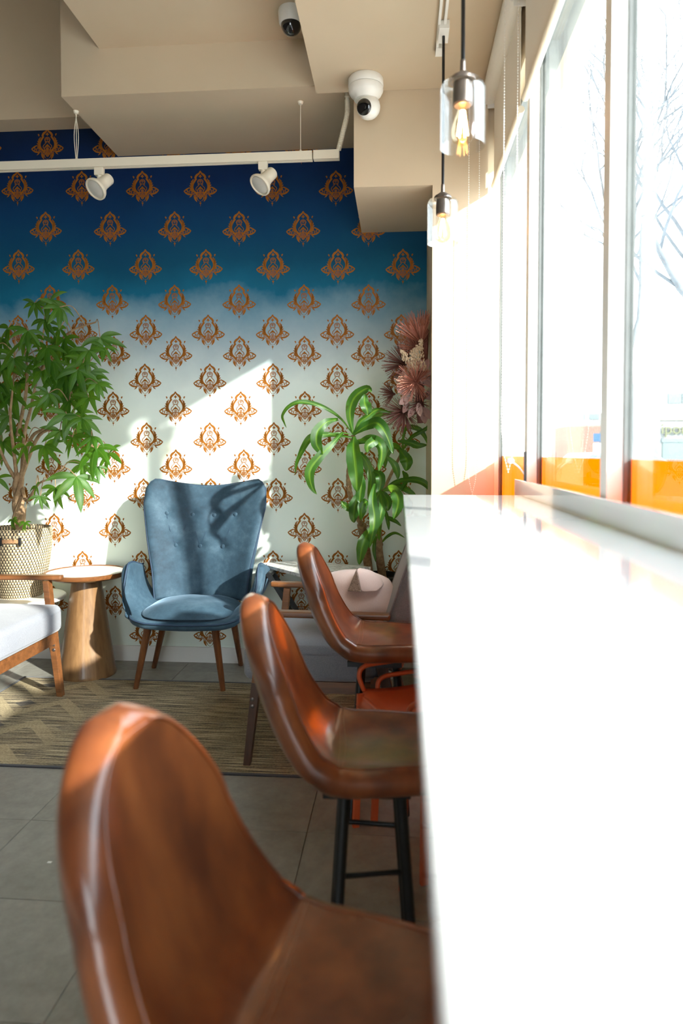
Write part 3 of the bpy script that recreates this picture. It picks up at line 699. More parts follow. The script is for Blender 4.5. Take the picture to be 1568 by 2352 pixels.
# ------------------------------------------------------------------ mid-century lounge chairs (local +x is the front)
seat_grey = fabric('mid_grey_fabric', (.19, .195, .225), (.27, .275, .31))
def lounge(loc, rz, fabric_, fr_mat, lg_mat, label, seat_fab=None):
    t = thing('lounge_chair', loc, label, 'armchair', rz=rz)
    H = .295
    rbox('seat_cushion', (-.49, -.30, .325), (.035, .30, .462), .035, seat_fab or fabric_, t, seg=4, sub=4, puff=.012)
    M = Matrix.Translation((-.47, 0, .42)) @ Matrix.Rotation(-.33, 4, 'Y')
    rbox('back_cushion', (-.115, -.29, -.03), (0, .29, .50), .035, fabric_, t, seg=4, sub=4, puff=.012, M=M)
    q = spline([M @ Vector((0, s_*.286, z)) for s_, z in ((-1, .02), (-1, .25), (-1, .46))], 5) + [M @ Vector((-.002, y_, .495)) for y_ in (-.25, 0, .25)] + spline([M @ Vector((0, .286, z)) for z in (.46, .25, .02)], 5)
    MB().tube(q, .0045, 8).build('piping', fabric_, t, smooth=60)
    for s_ in (-1, 1): MB().bar((-.47, s_*.26, .30), (.0, s_*.26, .30), .026, .045).build('side_rail', fr_mat, t)
    MB().bar((-.012, -H, .292), (-.012, H, .292), .028, .055).build('front_rail', fr_mat, t, bevel=.002)
    MB().bar((-.47, -H, .33), (-.47, H, .33), .028, .05).build('rear_rail', fr_mat, t, bevel=.002)
    for s_ in (-1, 1):
        MB().bar((-.045, s_*H, .575), (-.016, s_*H, .30), .030, .040).build('arm_post', fr_mat, t, bevel=.002)
        lg = MB().bar((-.02, s_*H, .325), (.018, s_*H, 0), .034, .042, w2=.027).build('leg', lg_mat, t, bevel=.002)
        for zz_ in (.262, .236): MB().ball((-.006, s_*(H+.0185), zz_), .009, 14, 6, (1, .45, 1)).build('bolt', bronze, lg, smooth=60)
        for zz_ in (.262, .236): MB().ball((-.006, s_*(H-.0185), zz_), .009, 14, 6, (1, .45, 1)).build('bolt', bronze, lg, smooth=60)
        MB().bar((-.455, s_*H, .56), (-.60, s_*H, 0), .032, .045, w2=.026).build('leg', lg_mat, t, bevel=.002)
        pts = spline([(-.52, s_*H, .555), (-.3, s_*H, .572), (-.1, s_*H, .578), (.03, s_*H, .583)], 4); a = MB()
        a.grid(lambda u, v: Vector((lerp(-.53, .034, v), s_*H + (2*u-1)*.024*(1-.25*max(0, (v-.93)/.07)), .585+.006*v)), 2, 14)
        ao = a.build('armrest', fr_mat, t); md = ao.modifiers.new('s', 'SOLIDIFY'); md.thickness = .024; md.offset = 0
        bv = ao.modifiers.new('b', 'BEVEL'); bv.width = .008; bv.segments = 3
    return t
lounge((-1.68, 3.015, 0), 0, grey_fab, frame_wood, frame_wood, 'pale grey lounge chair with worn brown wooden frame at the left edge, in the sun')
lounge((-.563, 2.93, 0), PI, brown_fab, frame_wood, dark_wood, 'shaded grey-brown lounge chair with wooden arms behind the leather stools', seat_grey)

# pink cushion
def pillow(name, w, h, d, mat, parent=None, seedv=0):
    m = MB()
    for sg in (1, -1):
        def f(u, v, sg=sg):
            a, b2 = 2*u-1, 2*v-1
            k = max(0, (1-a**4))*max(0, (1-b2**4)); pin = 1-.10*(1-a*a)*b2*b2
            return Vector((a*w/2*math.sqrt(1-b2*b2/2.7), sg*d/2*k**.55 + .012*noise.noise(Vector((u*4, v*4, seedv))), b2*h/2*math.sqrt(1-a*a/2.7)))
        m.grid(f, 20, 20)
    return m.build(name, mat, parent, smooth=80)
pk = tag(empty('throw_cushion', (-.175, 2.88, .585)), 'puffy pale pink cushion with a brown sequin corner on the shaded lounge chair', 'cushion')
pa = pillow('cushion_cover', .33, .27, .24, pink_fab, pk); pa.rotation_euler = (-.25, .10, .25)
OP = Vector((-.175, 2.88, .585))
tri = [at(818, 1307, 2.76), at(797, 1358, 2.75), at(829, 1360, 2.735)]
sq = MB().prism([p-OP for p in tri], (.004, .022, 0)).build('sequin_corner', seq_fab, pk, bevel=.003)
tri3 = [at(818, 1307, 2.76), at(829, 1360, 2.735), at(868, 1358, 2.76), at(880, 1345, 2.79), at(868, 1325, 2.81), at(845, 1313, 2.80)]
MB().prism([p-OP for p in tri3], (.006, .05, 0)).build('cover_fold', pink_fab, pk, smooth=60, bevel=.008)

# ------------------------------------------------------------------ tables
sc_ = thing('side_table', (-1.69, 3.67, 0), 'round wooden side table with a cone base and pale inset top', 'side table')
MB().lathe([(0, 0), (.150, 0), (.152, .006), (.148, .02), (.078, .505), (.078, .53), (0, .53)], 60).build('cone_base', acacia, sc_, smooth=40)
MB().lathe([(0, .530), (.190, .530), (.212, .540), (.216, .55), (.216, .562), (.206, .563), (.205, .555), (0, .555)], 64).build('tabletop', frame_wood, sc_, smooth=35)
MB().lathe([(0, .5555), (.204, .5555), (.204, .5575), (0, .5575)], 64).build('top_inset', tray_mat, sc_, smooth=35)
ft = thing('folding_table', (-.455, 3.68, 0), 'small white marble-topped table on crossed black folding legs', 'side table')
tp = [at(594, 1296, 3.76), at(697, 1320, 3.42), at(851, 1302, 3.69), at(690, 1287, 3.90)]
c_ = Vector((-.455, 3.68, 0)); tz = .602
q = [Vector((p.x, p.y, tz))-c_ for p in tp]
MB().prism([Vector((p.x, p.y, tz-.016)) for p in q], (0, 0, .016)).build('tabletop', marble, ft)
def mixp(a, b2, t_, z, inset=.86): p = (q[a]*(1-t_)+q[b2]*t_)*inset; return Vector((p.x, p.y, z))
e_l, e_r = (q[0]*.88), (q[2]*.86); e_f, e_b = q[1]*.82, q[3]*.82
for off in (-1, 1):
    o2 = (e_f if off < 0 else e_b)*.62
    L0 = Vector((e_l.x*.78, 0, 0)) + o2; R0 = Vector((e_r.x*.72, 0, 0)) + o2
    MB().bar((L0.x, L0.y, .585), (R0.x*.85, R0.y, .0), .022, .022).build('leg', black_metal, ft)
    MB().bar((R0.x, R0.y+.024, .585), (L0.x*.85, L0.y+.024, .0), .022, .022).build('leg', black_metal, ft)
MB().bar((e_l.x*.78, e_f.y*.62, .576), (e_l.x*.78, e_b.y*.62, .576), .02).build('crossbar', black_metal, ft)
MB().bar((e_r.x*.72, e_f.y*.62, .576), (e_r.x*.72, e_b.y*.62, .576), .02).build('crossbar', black_metal, ft)
MB().bar((e_l.x*.74, e_f.y*.60, .02), (e_l.x*.74, e_b.y*.66, .02), .014).build('foot_bar', black_metal, ft)
ps = thing('plant_stand', (-2.08, 3.68, 0), 'low round white table with wooden legs under the woven basket', 'plant stand')
MB().lathe([(0, .395), (.238, .395), (.243, .40), (.243, .414), (.238, .418), (0, .418)], 56).build('tabletop', white_metal, ps, smooth=35)
for k in range(3):
    a = PI/2*.9 + k*2*PI/3 + PI; MB().tube([(.10*math.cos(a), .10*math.sin(a), .395), (.19*math.cos(a), .19*math.sin(a), 0)], [.018, .012], 14).build('leg', frame_wood, ps, smooth=50)

# ------------------------------------------------------------------ orange metal chairs, one on the other
def orange_chair(loc, rz, label):
    t = thing('metal_chair', loc, label, 'chair', 'stacked orange metal chairs under the counter', rz)
    w, d = .172, .15
    m = MB().grid(lambda u, v: Vector((lerp(-d, d, u), lerp(-w, w, v), .45 - .012*math.sin(PI*v) - .010*math.sin(PI*u) - .05*max(0, (.12-u)/.12)**1.5)), 16, 12)
    s_ = m.build('seat', orange_paint, t, smooth=60); solid(s_, .004, 0)
    for s2 in (-1, 1):
        MB().bar((-d+.012, s2*(w-.01), .436), (-d+.002, s2*(w+.005), 0), .022, .014).build('leg', orange_paint, t, bevel=.002)
        MB().bar((d-.01, s2*(w-.01), .44), (d+.03, s2*(w+.005), 0), .022, .014).build('leg', orange_paint, t, bevel=.002)
        MB().tube(spline([(-d+.03, s2*(w+.004), .44), (-d+.015, s2*(w+.008), .485), (-d+.03, s2*(w+.010), .514), (-d+.09, s2*(w+.010), .522), (d, s2*(w+.010), .526)], 6), .0075, 10).build('armrest', orange_paint, t, smooth=60)
    MB().tube([(-d+.02, -w, .425), (-d+.02, w, .425)], .006, 8).build('front_rod', orange_paint, t)
    m = MB().grid(lambda u, v: Vector((d+.01+.02*v, lerp(-w, w, u), lerp(.45, .70, v))), 10, 8); s_ = m.build('backrest', orange_paint, t, smooth=60); solid(s_, .004, 0)
    return t
oc_rz = math.atan2(.42, .90)
orange_chair((.072, 2.12, 0), oc_rz, 'orange metal chair seat with tube arms below the far stool, upper of the two')
oc2 = orange_chair((.130, 2.155, -.045), oc_rz, 'lower orange metal chair nested just beneath the upper one')
for ch in oc2.children:
    if ch.name.startswith('leg'): ch.location.z = .045; ch.scale.z = .9

# ------------------------------------------------------------------ money tree in basket
bs = thing('woven_basket', (-2.085, 3.70, .418), 'straw and dark twine woven basket planter with a leather handle', 'basket')
bp = [(0, 0), (.105, 0), (.118, .012), (.135, .08), (.155, .18), (.168, .27), (.172, .35), (.170, .372), (.163, .376), (.158, .368), (.158, .33), (0, .33)]
MB().lathe([(r, z) for r, z in [(.118, .0)]+[(interp([0, .08, .18, .27, .35, .372], [.118, .137, .156, .168, .172, .170], z), z) for z in [i*.372/34 for i in range(35)]]+[(.163, .376), (.158, .366), (.156, .30)]], 72).build('weave', basketm, bs, smooth=60)
MB().lathe([(0, .001), (.118, .001)], 40).build('bottom', basketm, bs)
MB().lathe([(0, .335), (.155, .335)], 40).build('soil', soil, bs)
hd = MB().box((-.04, -.006, -.008), (.045, .004, .012)).build('handle', leather_tan, bs, bevel=.002); hd.location = (.045, -.168, .315); hd.rotation_euler = (0, 0, .22)
for sx_ in (-.046, .05): MB().box((sx_-.006, -.011, -.02), (sx_+.006, .005, .022)).build('strap', black_metal, hd, bevel=.002)
mt = thing('money_tree', (-2.085, 3.70, .753), 'tall money tree with braided trunk and drooping palm-like leaves on the left', 'plant')
O = Vector((-2.085, 3.70, .753))
trk = MB()
for k in range(3):
    pts = []
    for i in range(40):
        z = i/39; a = k*2*PI/3 + z*7.5; r = .019*(1-.25*z); pts.append((r*math.cos(a), r*math.sin(a)*.9, z*.34+.0))
    trk.tube(pts, [.021*(1-.3*i/39) for i in range(40)], 10)
trk.build('braided_trunk', bark, mt, smooth=60)
brs = [[(40, 1105), (32, 1040), (24, 960), (30, 880), (36, 760)], [(50, 1105), (56, 1000), (70, 940), (84, 870), (95, 790), (108, 720)], [(46, 1100), (70, 1010), (100, 985), (140, 960), (178, 905)],
       [(50, 1095), (90, 1000), (140, 990), (180, 1010), (222, 1030)], [(36, 1100), (12, 1060), (-10, 1000), (-30, 900)], [(84, 870), (125, 800), (165, 760), (220, 740)], [(40, 1000), (60, 900), (60, 820), (40, 740)], [(50, 1120), (62, 1150), (90, 1110), (125, 1100)]]
depths = [3.60, 3.62, 3.50, 3.45, 3.6, 3.66, 3.55, 3.5]
brm = MB(); nodes_ = []
for P_, D in zip(brs, depths):
    pts = [at(x, y, lerp(3.70, D, min(1, i/2))) - O for i, (x, y) in enumerate(P_)]
    sp_ = spline(pts, 6); nodes_ += sp_[6:]
    brm.tube(sp_, [lerp(.0125, .004, (i/(len(sp_)-1))**.7) for i in range(len(sp_))], 8)
def leaflet_mesh(n, seed, L=.135):
    r = random.Random(seed); m = MB()
    for k in range(n):
        a = lerp(-1.35, 1.35, k/(n-1)) + r.uniform(-.12, .12); ll = L*(1-.28*abs(a)/1.4)*r.uniform(.85, 1.1); droop = r.uniform(.25, .6); fwd = r.uniform(-.35, .35)
        w = ll*.125
        def f(u, v, a=a, ll=ll, droop=droop, fwd=fwd, w=w):
            s = 2*u-1; wid = w*max(0.02, math.sin(PI*min(1, v**.75))**.85)*(1.0 if v < 1 else 0)
            x0 = math.sin(a)*ll*v; z0 = -math.cos(a)*ll*v + .25*ll*math.sin(PI*v*.6)*abs(math.sin(a)) - droop*.35*ll*v*v*abs(math.sin(a)); y0 = fwd*ll*v*(1-.4*v) - .06*ll*math.sin(PI*v)
            nx, nz_ = math.cos(a), math.sin(a)
            return Vector((x0+nx*s*wid, y0+abs(s)*wid*.35, z0+nz_*s*wid))
        m.grid(f, 2, 8)
    me = m.mesh('leaf', 60, merge=False); me.materials.append(leaf_a); return me
lms = [leaflet_mesh(n, s_, L_) for n, s_, L_ in ((6, 1, .14), (5, 2, .13), (7, 3, .15), (6, 4, .125), (5, 5, .15), (6, 8, .14))]
hubs = [(360,280,.9),(165,570,1.1),(60,480,.9),(430,490,.8),(720,550,.95),(640,640,.8),(20,760,1.2),(300,790,.9),(470,800,1.25),(560,780,1),(650,800,.9),(700,880,.7),(380,720,.9),(540,640,.8),(100,700,.9),(200,500,.8),(240,540,.9),(500,1000,1.1),(590,1130,1),(520,1270,.9),(690,1340,1.1),(785,1380,.95),(320,1330,1.05),(550,1550,1.1),(600,1460,.7),(400,1630,.75),(290,1690,.5),(260,1620,.6),(90,1860,.4),(180,1880,.35),(120,1210,1.05),(40,1000,1.05),(60,1110,1.0),(20,1300,1.1),(640,980,.8),(430,1220,.8),(480,1100,.9),(10,880,1.2),(130,870,.9),(350,950,.8),(700,1480,.6),(250,300,.7),(430,330,.8),(560,900,1),(420,620,1),(340,620,.9),(-60,640,1.1),(-40,1180,1.1),(-60,900,1.1),(750,620,.7),(300,1010,.7),(610,720,.8),(-20,1560,.8),(480,880,1.1),(580,1000,1),(90,960,1.1),(640,860,.9),(540,1100,.9),(10,560,1.0),(250,700,1),(180,1330,.9),(460,560,.9),(660,1260,.8),(320,420,.7)]
for hx, hy, sc in hubs:
    x, y = hx/3.136, 600+hy/3.136; D = 3.5 + rnd.uniform(-.16, .17)
    if hx < 150 and hy > 850: D = 3.62 + rnd.uniform(-.05, .12)
    p = at(x, y, D) - O
    o = obj('leaf', rnd.choice(lms), None, mt, p, (rnd.uniform(-.5, .35), rnd.uniform(-.55, .55), rnd.uniform(-.7, .7))); o.scale = (sc*1.17,)*3
    nd = min(nodes_, key=lambda q_: (q_-p).length + (.2 if q_.z > p.z+.12 else 0))
    mid = (nd+p)/2 + Vector((0, 0, .05))
    brm.tube(spline([nd, mid, p], 5), [.0028]*5+[.0022]*6, 5)
brm.build('branches', bark, mt, smooth=60)

# ------------------------------------------------------------------ corn plant
pb = thing('wicker_planter', (-.10, 3.78, 0), 'white wicker planter with a dark rim behind the lounge chair', 'planter')
MB().lathe([(.09, 0), (.105, .15), (.115, .35), (.12, .50)], 48).build('weave', wicker, pb, smooth=50)
MB().lathe([(.116, .50), (.125, .503), (.125, .545), (.112, .548), (.107, .52)], 48).build('rim', black_metal, pb, smooth=40); MB().lathe([(0, .52), (.108, .52)], 30).build('soil', soil, pb)
dr = thing('corn_plant', (-.10, 3.78, .52), 'corn plant with long arching lime-striped leaves before the mural, right of the blue chair', 'plant')
OD = Vector((-.10, 3.78, .52))
def Z4(x, y, D): return at(600+x/3.484, 680+y/3.484, D)
def cane(P_, r0, r1, name='cane', rings=0):
    sp_ = spline([Z4(x, y, D)-OD for x, y, D in P_], 8); m = MB(); N_ = len(sp_)
    m.tube(sp_, [lerp(r0, r1, i/(N_-1))*(1+(.12 if (rings and i % 2) else 0)) for i in range(N_)], 12); return m.build(name, barkcane, dr, smooth=60)
cane([(850, 2370, 3.78), (862, 2250, 3.78), (832, 2000, 3.74), (800, 1830, 3.66)], .024, .023)
cane([(800, 1830, 3.66), (745, 1700, 3.60), (705, 1560, 3.58), (700, 1420, 3.55), (722, 1250, 3.5), (735, 1120, 3.46)], .014, .012, rings=1)
cane([(985, 2350, 3.80), (970, 2250, 3.79), (940, 2060, 3.74), (935, 1990, 3.72)], .022, .024)
cane([(940, 2000, 3.72), (930, 1850, 3.70), (945, 1700, 3.66), (960, 1580, 3.62)], .022, .012, rings=1)
cane([(975, 1560, 3.62), (1050, 1400, 3.64), (1130, 1240, 3.66)], .009, .007, 'stem')
def strap(P_, w, name='leaf', twist=0.0, fold=.22, n=5, lobes=0, seed=0):
    sp_ = spline([Z4(x, y, D)-OD for x, y, D in P_], n); N_ = len(sp_)-1; wv = w/3.484/FPX*3.5*.87
    m = MB(); r = random.Random(seed+int(w)); ph = r.uniform(0, 6)
    def f(u, v):
        g = v*N_; i = min(int(g), N_-1); p = sp_[i].lerp(sp_[i+1], g-i); t_ = (sp_[min(i+1, N_)]-sp_[max(i-1, 0)]).normalized()
        side = t_.cross(Vector((0, -1, 0))); side = side.normalized() if side.length > .05 else Vector((1, 0, 0)); nrm = side.cross(t_).normalized()
        a = twist*math.sin(v*3+ph); side = side*math.cos(a)+nrm*math.sin(a); nrm = side.cross(t_).normalized()
        wd = wv/2*interp([0, .08, .22, .45, .65, .82, .93, 1], [.22, .32, .70, 1, .92, .60, .30, .02], v); s = 2*u-1
        wave = .09*wv*math.sin(v*13+ph)*abs(s)
        o_ = p + side*s*wd + nrm*(abs(s)*wd*fold+wave)
        if o_.y+OD.y > 3.2: o_.x = min(o_.x, .240)
        return o_
    m.grid(f, 6, 8*max(4, len(P_))); return m.build(name, leaf_b, dr, smooth=70, merge=False)
H1 = (735, 1110, 3.45)
LV = [([H1, (640, 985, 3.42), (530, 905, 3.40), (420, 862, 3.38), (300, 850, 3.36), (215, 888, 3.35), (170, 955, 3.34), (185, 1010, 3.33), (202, 1055, 3.33)], 44),
 ([H1, (710, 980, 3.43), (715, 880, 3.41), (760, 795, 3.38), (850, 738, 3.36), (880, 770, 3.35)], 100),
 ([(830, 790, 3.34), (825, 850, 3.31), (845, 905, 3.30), (852, 955, 3.30)], 100),
 ([H1, (650, 1095, 3.40), (560, 1100, 3.37), (520, 1108, 3.36)], 14, 'petiole'),
 ([(610, 985, 3.40), (520, 1010, 3.34), (452, 1080, 3.32), (440, 1170, 3.31), (465, 1230, 3.31), (495, 1265, 3.31)], 105),
 ([(650, 1092, 3.40), (570, 1180, 3.34), (480, 1270, 3.31), (400, 1370, 3.30), (385, 1450, 3.30), (405, 1530, 3.31), (445, 1585, 3.31)], 92),
 ([(735, 1130, 3.45), (540, 1108, 3.40), (415, 1125, 3.37), (345, 1200, 3.35), (295, 1310, 3.34), (272, 1425, 3.34)], 70),
 ([(738, 1125, 3.42), (738, 1200, 3.35), (750, 1340, 3.32), (762, 1460, 3.32), (765, 1570, 3.33)], 150),
 ([(795, 1400, 3.40), (800, 1500, 3.38), (790, 1600, 3.37), (788, 1655, 3.37)], 90),
 ([H1, (790, 1010, 3.44), (850, 965, 3.44), (930, 910, 3.45), (1040, 935, 3.47)], 66),
 ([H1, (850, 1010, 3.50), (960, 945, 3.54), (1070, 925, 3.56)], 50),
 ([H1, (850, 1035, 3.42), (930, 1020, 3.38), (1000, 1110, 3.36), (1055, 1265, 3.36)], 112),
 ([(760, 1180, 3.5), (870, 1145, 3.45), (950, 1190, 3.42), (960, 1290, 3.42), (940, 1400, 3.42)], 112),
 ([(760, 1160, 3.42), (905, 1150, 3.36), (855, 1190, 3.33), (845, 1255, 3.33)], 90),
 ([H1, (800, 1080, 3.52), (900, 1030, 3.58), (1060, 1025, 3.62)], 26),
 ([(985, 1270, 3.5), (1050, 1330, 3.48), (1085, 1400, 3.48), (1095, 1470, 3.48)], 70),
 ([(1100, 1220, 3.56), (1150, 1290, 3.50), (1165, 1340, 3.50), (1155, 1400, 3.50)], 120),
 ([(900, 1400, 3.5), (945, 1430, 3.46), (955, 1500, 3.45), (935, 1580, 3.45)], 90),
 ([(760, 1230, 3.52), (830, 1310, 3.50), (875, 1430, 3.50), (870, 1540, 3.5), (860, 1650, 3.5)], 85),
 ([(1130, 1240, 3.66), (1150, 1060, 3.64), (1250, 1060, 3.62), (1305, 1120, 3.62), (1335, 1195, 3.62)], 50),
 ([(1090, 1160, 3.60), (1190, 1175, 3.58), (1250, 1195, 3.58), (1325, 1190, 3.58)], 70),
 ([(980, 1560, 3.62), (1070, 1490, 3.56), (1190, 1470, 3.52), (1290, 1490, 3.50), (1345, 1540, 3.50), (1355, 1595, 3.50)], 66),
 ([(975, 1555, 3.5), (1050, 1545, 3.36), (1095, 1620, 3.33), (1085, 1710, 3.33), (1058, 1785, 3.33)], 112),
 ([(790, 1560, 3.48), (755, 1650, 3.46), (740, 1740, 3.46), (742, 1815, 3.46)], 110),
 ([(860, 1640, 3.46), (820, 1660, 3.42), (800, 1720, 3.41), (800, 1795, 3.41)], 92),
 ([(905, 1500, 3.44), (890, 1640, 3.38), (905, 1760, 3.36), (895, 1870, 3.35), (862, 2020, 3.35)], 100),
 ([(880, 1850, 3.42), (830, 1940, 3.36), (800, 2040, 3.34), (785, 2150, 3.34)], 105),
 ([(950, 1580, 3.5), (965, 1680, 3.44), (950, 1780, 3.42), (925, 1870, 3.42)], 70),
 ([(740, 1720, 3.52), (700, 1700, 3.48), (660, 1670, 3.46), (640, 1640, 3.46)], 66),
 ([(960, 1980, 3.72), (1000, 1930, 3.68), (1070, 1895, 3.66), (1150, 1935, 3.64)], 30),
 ([(985, 1760, 3.70), (1050, 1790, 3.66), (1120, 1840, 3.64)], 44), ([(990, 1700, 3.70), (1010, 1790, 3.66), (1022, 1875, 3.64)], 40),
 ([(960, 1560, 3.62), (1010, 1640, 3.56), (1010, 1720, 3.55)], 90), ([(960, 1560, 3.62), (910, 1640, 3.58), (930, 1800, 3.56), (945, 1960, 3.56)], 95),
 ([(1130, 1240, 3.66), (1060, 1200, 3.6), (1000, 1260, 3.56), (990, 1380, 3.56)], 80), ([(1130, 1240, 3.66), (1200, 1130, 3.62), (1320, 1060, 3.60), (1345, 1010, 3.60)], 40), ([(1130, 1400, 3.64), (1160, 1460, 3.6), (1120, 1560, 3.6)], 60),
 ([(960, 1560, 3.62), (1080, 1520, 3.62), (1180, 1560, 3.6), (1240, 1600, 3.6)], 60), ([(800, 1250, 3.6), (850, 1360, 3.6), (900, 1480, 3.6), (890, 1600, 3.6)], 90), ([(930, 1900, 3.7), (900, 2000, 3.66), (915, 2130, 3.64)], 40)]
for i, L_ in enumerate(LV):
    strap(L_[0], L_[1], L_[2] if len(L_) > 2 else 'leaf', twist=.25 if i % 3 else .6, seed=i)

# ------------------------------------------------------------------ dried flower swag on the pillar side
fl = thing('dried_flower_arrangement', (.147, 3.52, 1.55), 'hanging arrangement of dusty pink dried palm fans, plumes and petals on the pillar side', 'flowers')
OF = Vector((.147, 3.52, 1.55))
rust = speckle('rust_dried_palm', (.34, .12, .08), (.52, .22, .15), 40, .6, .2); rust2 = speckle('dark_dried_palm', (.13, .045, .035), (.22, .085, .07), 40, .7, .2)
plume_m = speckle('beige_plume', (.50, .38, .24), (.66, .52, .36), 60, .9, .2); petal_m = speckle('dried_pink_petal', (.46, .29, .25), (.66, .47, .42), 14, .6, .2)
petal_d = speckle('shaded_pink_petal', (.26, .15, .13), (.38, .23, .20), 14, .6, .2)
def star(px, py, D, R, mat, n, seed, aim=(0, -1, .2), spread=1.3):
    r = random.Random(seed); c = at(px, py, D)-OF; c.x = min(c.x, -.012); R = R/FPX*D; ax = Vector(aim).normalized(); m = MB()
    u_ = ax.orthogonal().normalized(); w_ = ax.cross(u_)
    for k in range(n):
        th = math.sqrt(r.random())*spread; ph = r.random()*2*PI
        d = (ax*math.cos(th) + (u_*math.cos(ph)+w_*math.sin(ph))*math.sin(th)).normalized(); l = R*r.uniform(.8, 1.05)
        if (c+d*l).x > -.001: continue
        m.tube([c+d*.006, c+d*l*.55, c+d*l], [.0011, .0016, .0012], 3)
    m.ball(c, .007, 8, 6)
    return tag(m.build('spiky_flower', mat, fl), kind='stuff')
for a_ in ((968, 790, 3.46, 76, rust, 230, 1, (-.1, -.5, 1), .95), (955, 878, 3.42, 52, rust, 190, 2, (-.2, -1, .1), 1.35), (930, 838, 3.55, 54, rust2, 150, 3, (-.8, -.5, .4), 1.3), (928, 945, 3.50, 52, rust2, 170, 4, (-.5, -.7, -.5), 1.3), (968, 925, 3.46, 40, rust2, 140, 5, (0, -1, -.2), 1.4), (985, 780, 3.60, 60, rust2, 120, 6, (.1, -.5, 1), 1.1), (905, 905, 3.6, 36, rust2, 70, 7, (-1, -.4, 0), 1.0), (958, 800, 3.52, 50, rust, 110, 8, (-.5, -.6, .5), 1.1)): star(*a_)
def plume(P_, D, w, seed):
    r = random.Random(seed); pts = spline([at(x, y, D)-OF for x, y in P_], 6); m = MB().tube(pts, .0015, 4)
    for i in range(170):
        f = r.random(); k = f*(len(pts)-1); j = min(int(k), len(pts)-2); p = pts[j].lerp(pts[j+1], k-j); g = w*math.sin(PI*min(.98, .12+f*.86))
        q_ = p + Vector((r.uniform(-1, 1), r.uniform(-1, .6), r.uniform(-.2, 1)))*g; q_.x = min(q_.x, -.006)
        m.ball(q_, .0034, 4, 3, (1, 1, 1.7)); 
    return tag(m.build('plume', plume_m, fl), kind='stuff')
plume([(975, 850), (960, 825), (968, 780)], 3.40, .026, 1); plume([(955, 848), (935, 830), (920, 805)], 3.40, .019, 2); plume([(962, 850), (950, 820), (958, 800)], 3.41, .02, 3)
def petal(px, py, D, ang, l, w, mat, tilt=0):
    m = MB().grid(lambda u, v: Vector(((2*u-1)*w/2*math.sin(PI*min(.985, .05+v*.95))**.8, -.25*w*(1-(2*u-1)**2)*-1 - .2*l*v*v, l*v)), 4, 7)
    o = m.build('petal', mat, fl, smooth=70); solid(o, .0008, 0); c = at(px, py, D)-OF; c.x = min(c.x, -.03); o.location = c; o.rotation_euler = (tilt, ang, rnd.uniform(-.4, .4))
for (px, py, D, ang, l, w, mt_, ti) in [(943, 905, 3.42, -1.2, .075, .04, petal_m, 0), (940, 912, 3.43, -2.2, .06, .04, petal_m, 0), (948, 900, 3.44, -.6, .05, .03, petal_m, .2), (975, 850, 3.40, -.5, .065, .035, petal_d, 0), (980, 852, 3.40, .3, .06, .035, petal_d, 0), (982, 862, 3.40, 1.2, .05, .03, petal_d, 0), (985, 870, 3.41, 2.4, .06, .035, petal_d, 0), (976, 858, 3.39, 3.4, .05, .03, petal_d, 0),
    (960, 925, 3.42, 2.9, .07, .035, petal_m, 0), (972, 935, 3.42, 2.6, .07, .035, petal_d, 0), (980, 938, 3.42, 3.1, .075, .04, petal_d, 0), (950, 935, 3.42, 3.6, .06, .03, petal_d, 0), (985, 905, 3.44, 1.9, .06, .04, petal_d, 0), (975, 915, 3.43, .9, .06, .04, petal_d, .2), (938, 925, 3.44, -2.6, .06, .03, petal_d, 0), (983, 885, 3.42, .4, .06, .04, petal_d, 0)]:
    petal(px, py, D, ang, l, w, mt_, ti)
MB().tube(spline([(-.024, 0, .26), (-.03, -.03, .1), (-.05, -.06, -.05), (-.04, -.04, -.2)], 5), .02, 8).build('stem_bundle', rust2, fl, smooth=60)

# scrap of paper on the floor
sp_o = MB().box((-.006, -.004, 0), (.006, .004, .0006)).build('paper_scrap', paint_white); sp_o.location = (-1.02, 1.95, .0); tag(sp_o, 'tiny white scrap of paper on the grey floor tiles at lower left', 'paper')

# ------------------------------------------------------------------ outside
conc = speckle('pale_concrete', (.62, .61, .58), (.70, .69, .66), 1, .8, .1); asph = speckle('asphalt', (.30, .30, .31), (.36, .36, .37), 2, .9, .1)
struct(MB().box((.62, -20, -.3), (7, 90, -.15)).build('pavement', conc)); struct(MB().box((7, -20, -.32), (80, 90, -.2)).build('street', asph))
facade = speckle('pale_render', (.20, .20, .195), (.23, .23, .22), 2, .8, .1); band_m = speckle('cream_fascia', (.19, .17, .145), (.21, .19, .16), 2, .8)
bwin = Mat('far_window_glass', (.12, .15, .15), .35).m
brk = Mat('far_brick', rough=.9); v = brk.coord(scale=(1, 1, 1)); br = brk.new('ShaderNodeTexBrick', Scale=4.0); br.inputs['Color1'].default_value = (.17, .085, .06, 1); br.inputs['Color2'].default_value = (.20, .11, .08, 1); br.inputs['Mortar'].default_value = (.17, .14, .12, 1)
brk.link(brk.coord(rot=(PI/2, 0, 0)), br.inputs[0]); brk.color(br.outputs[0]); brick = brk.m
b1 = thing('brick_building', (16, 62, -.2), 'distant low brick building with a pale upper storey, seen through the window', 'building')
MB().box((-1.6, 0, 0), (6, 8, 3.7)).build('lower_wall', brick, b1); MB().box((-1.0, 1, 3.7), (5, 7, 4.9)).build('upper_wall', facade, b1); MB().box((-1.4, .8, 3.7), (5.4, 1, 3.85)).build('roof_edge', band_m, b1)
for x in (-.7, .5, 1.7): MB().box((x, .95, 4.35), (x+.8, 1.02, 4.8)).build('window', bwin, b1)
MB().box((1.0, -.05, .3), (2.0, .02, 1.5)).build('window', bwin, b1)
b2 = thing('shop_building', (14, 30, -.2), 'distant white shop building with lettering above its front', 'building')
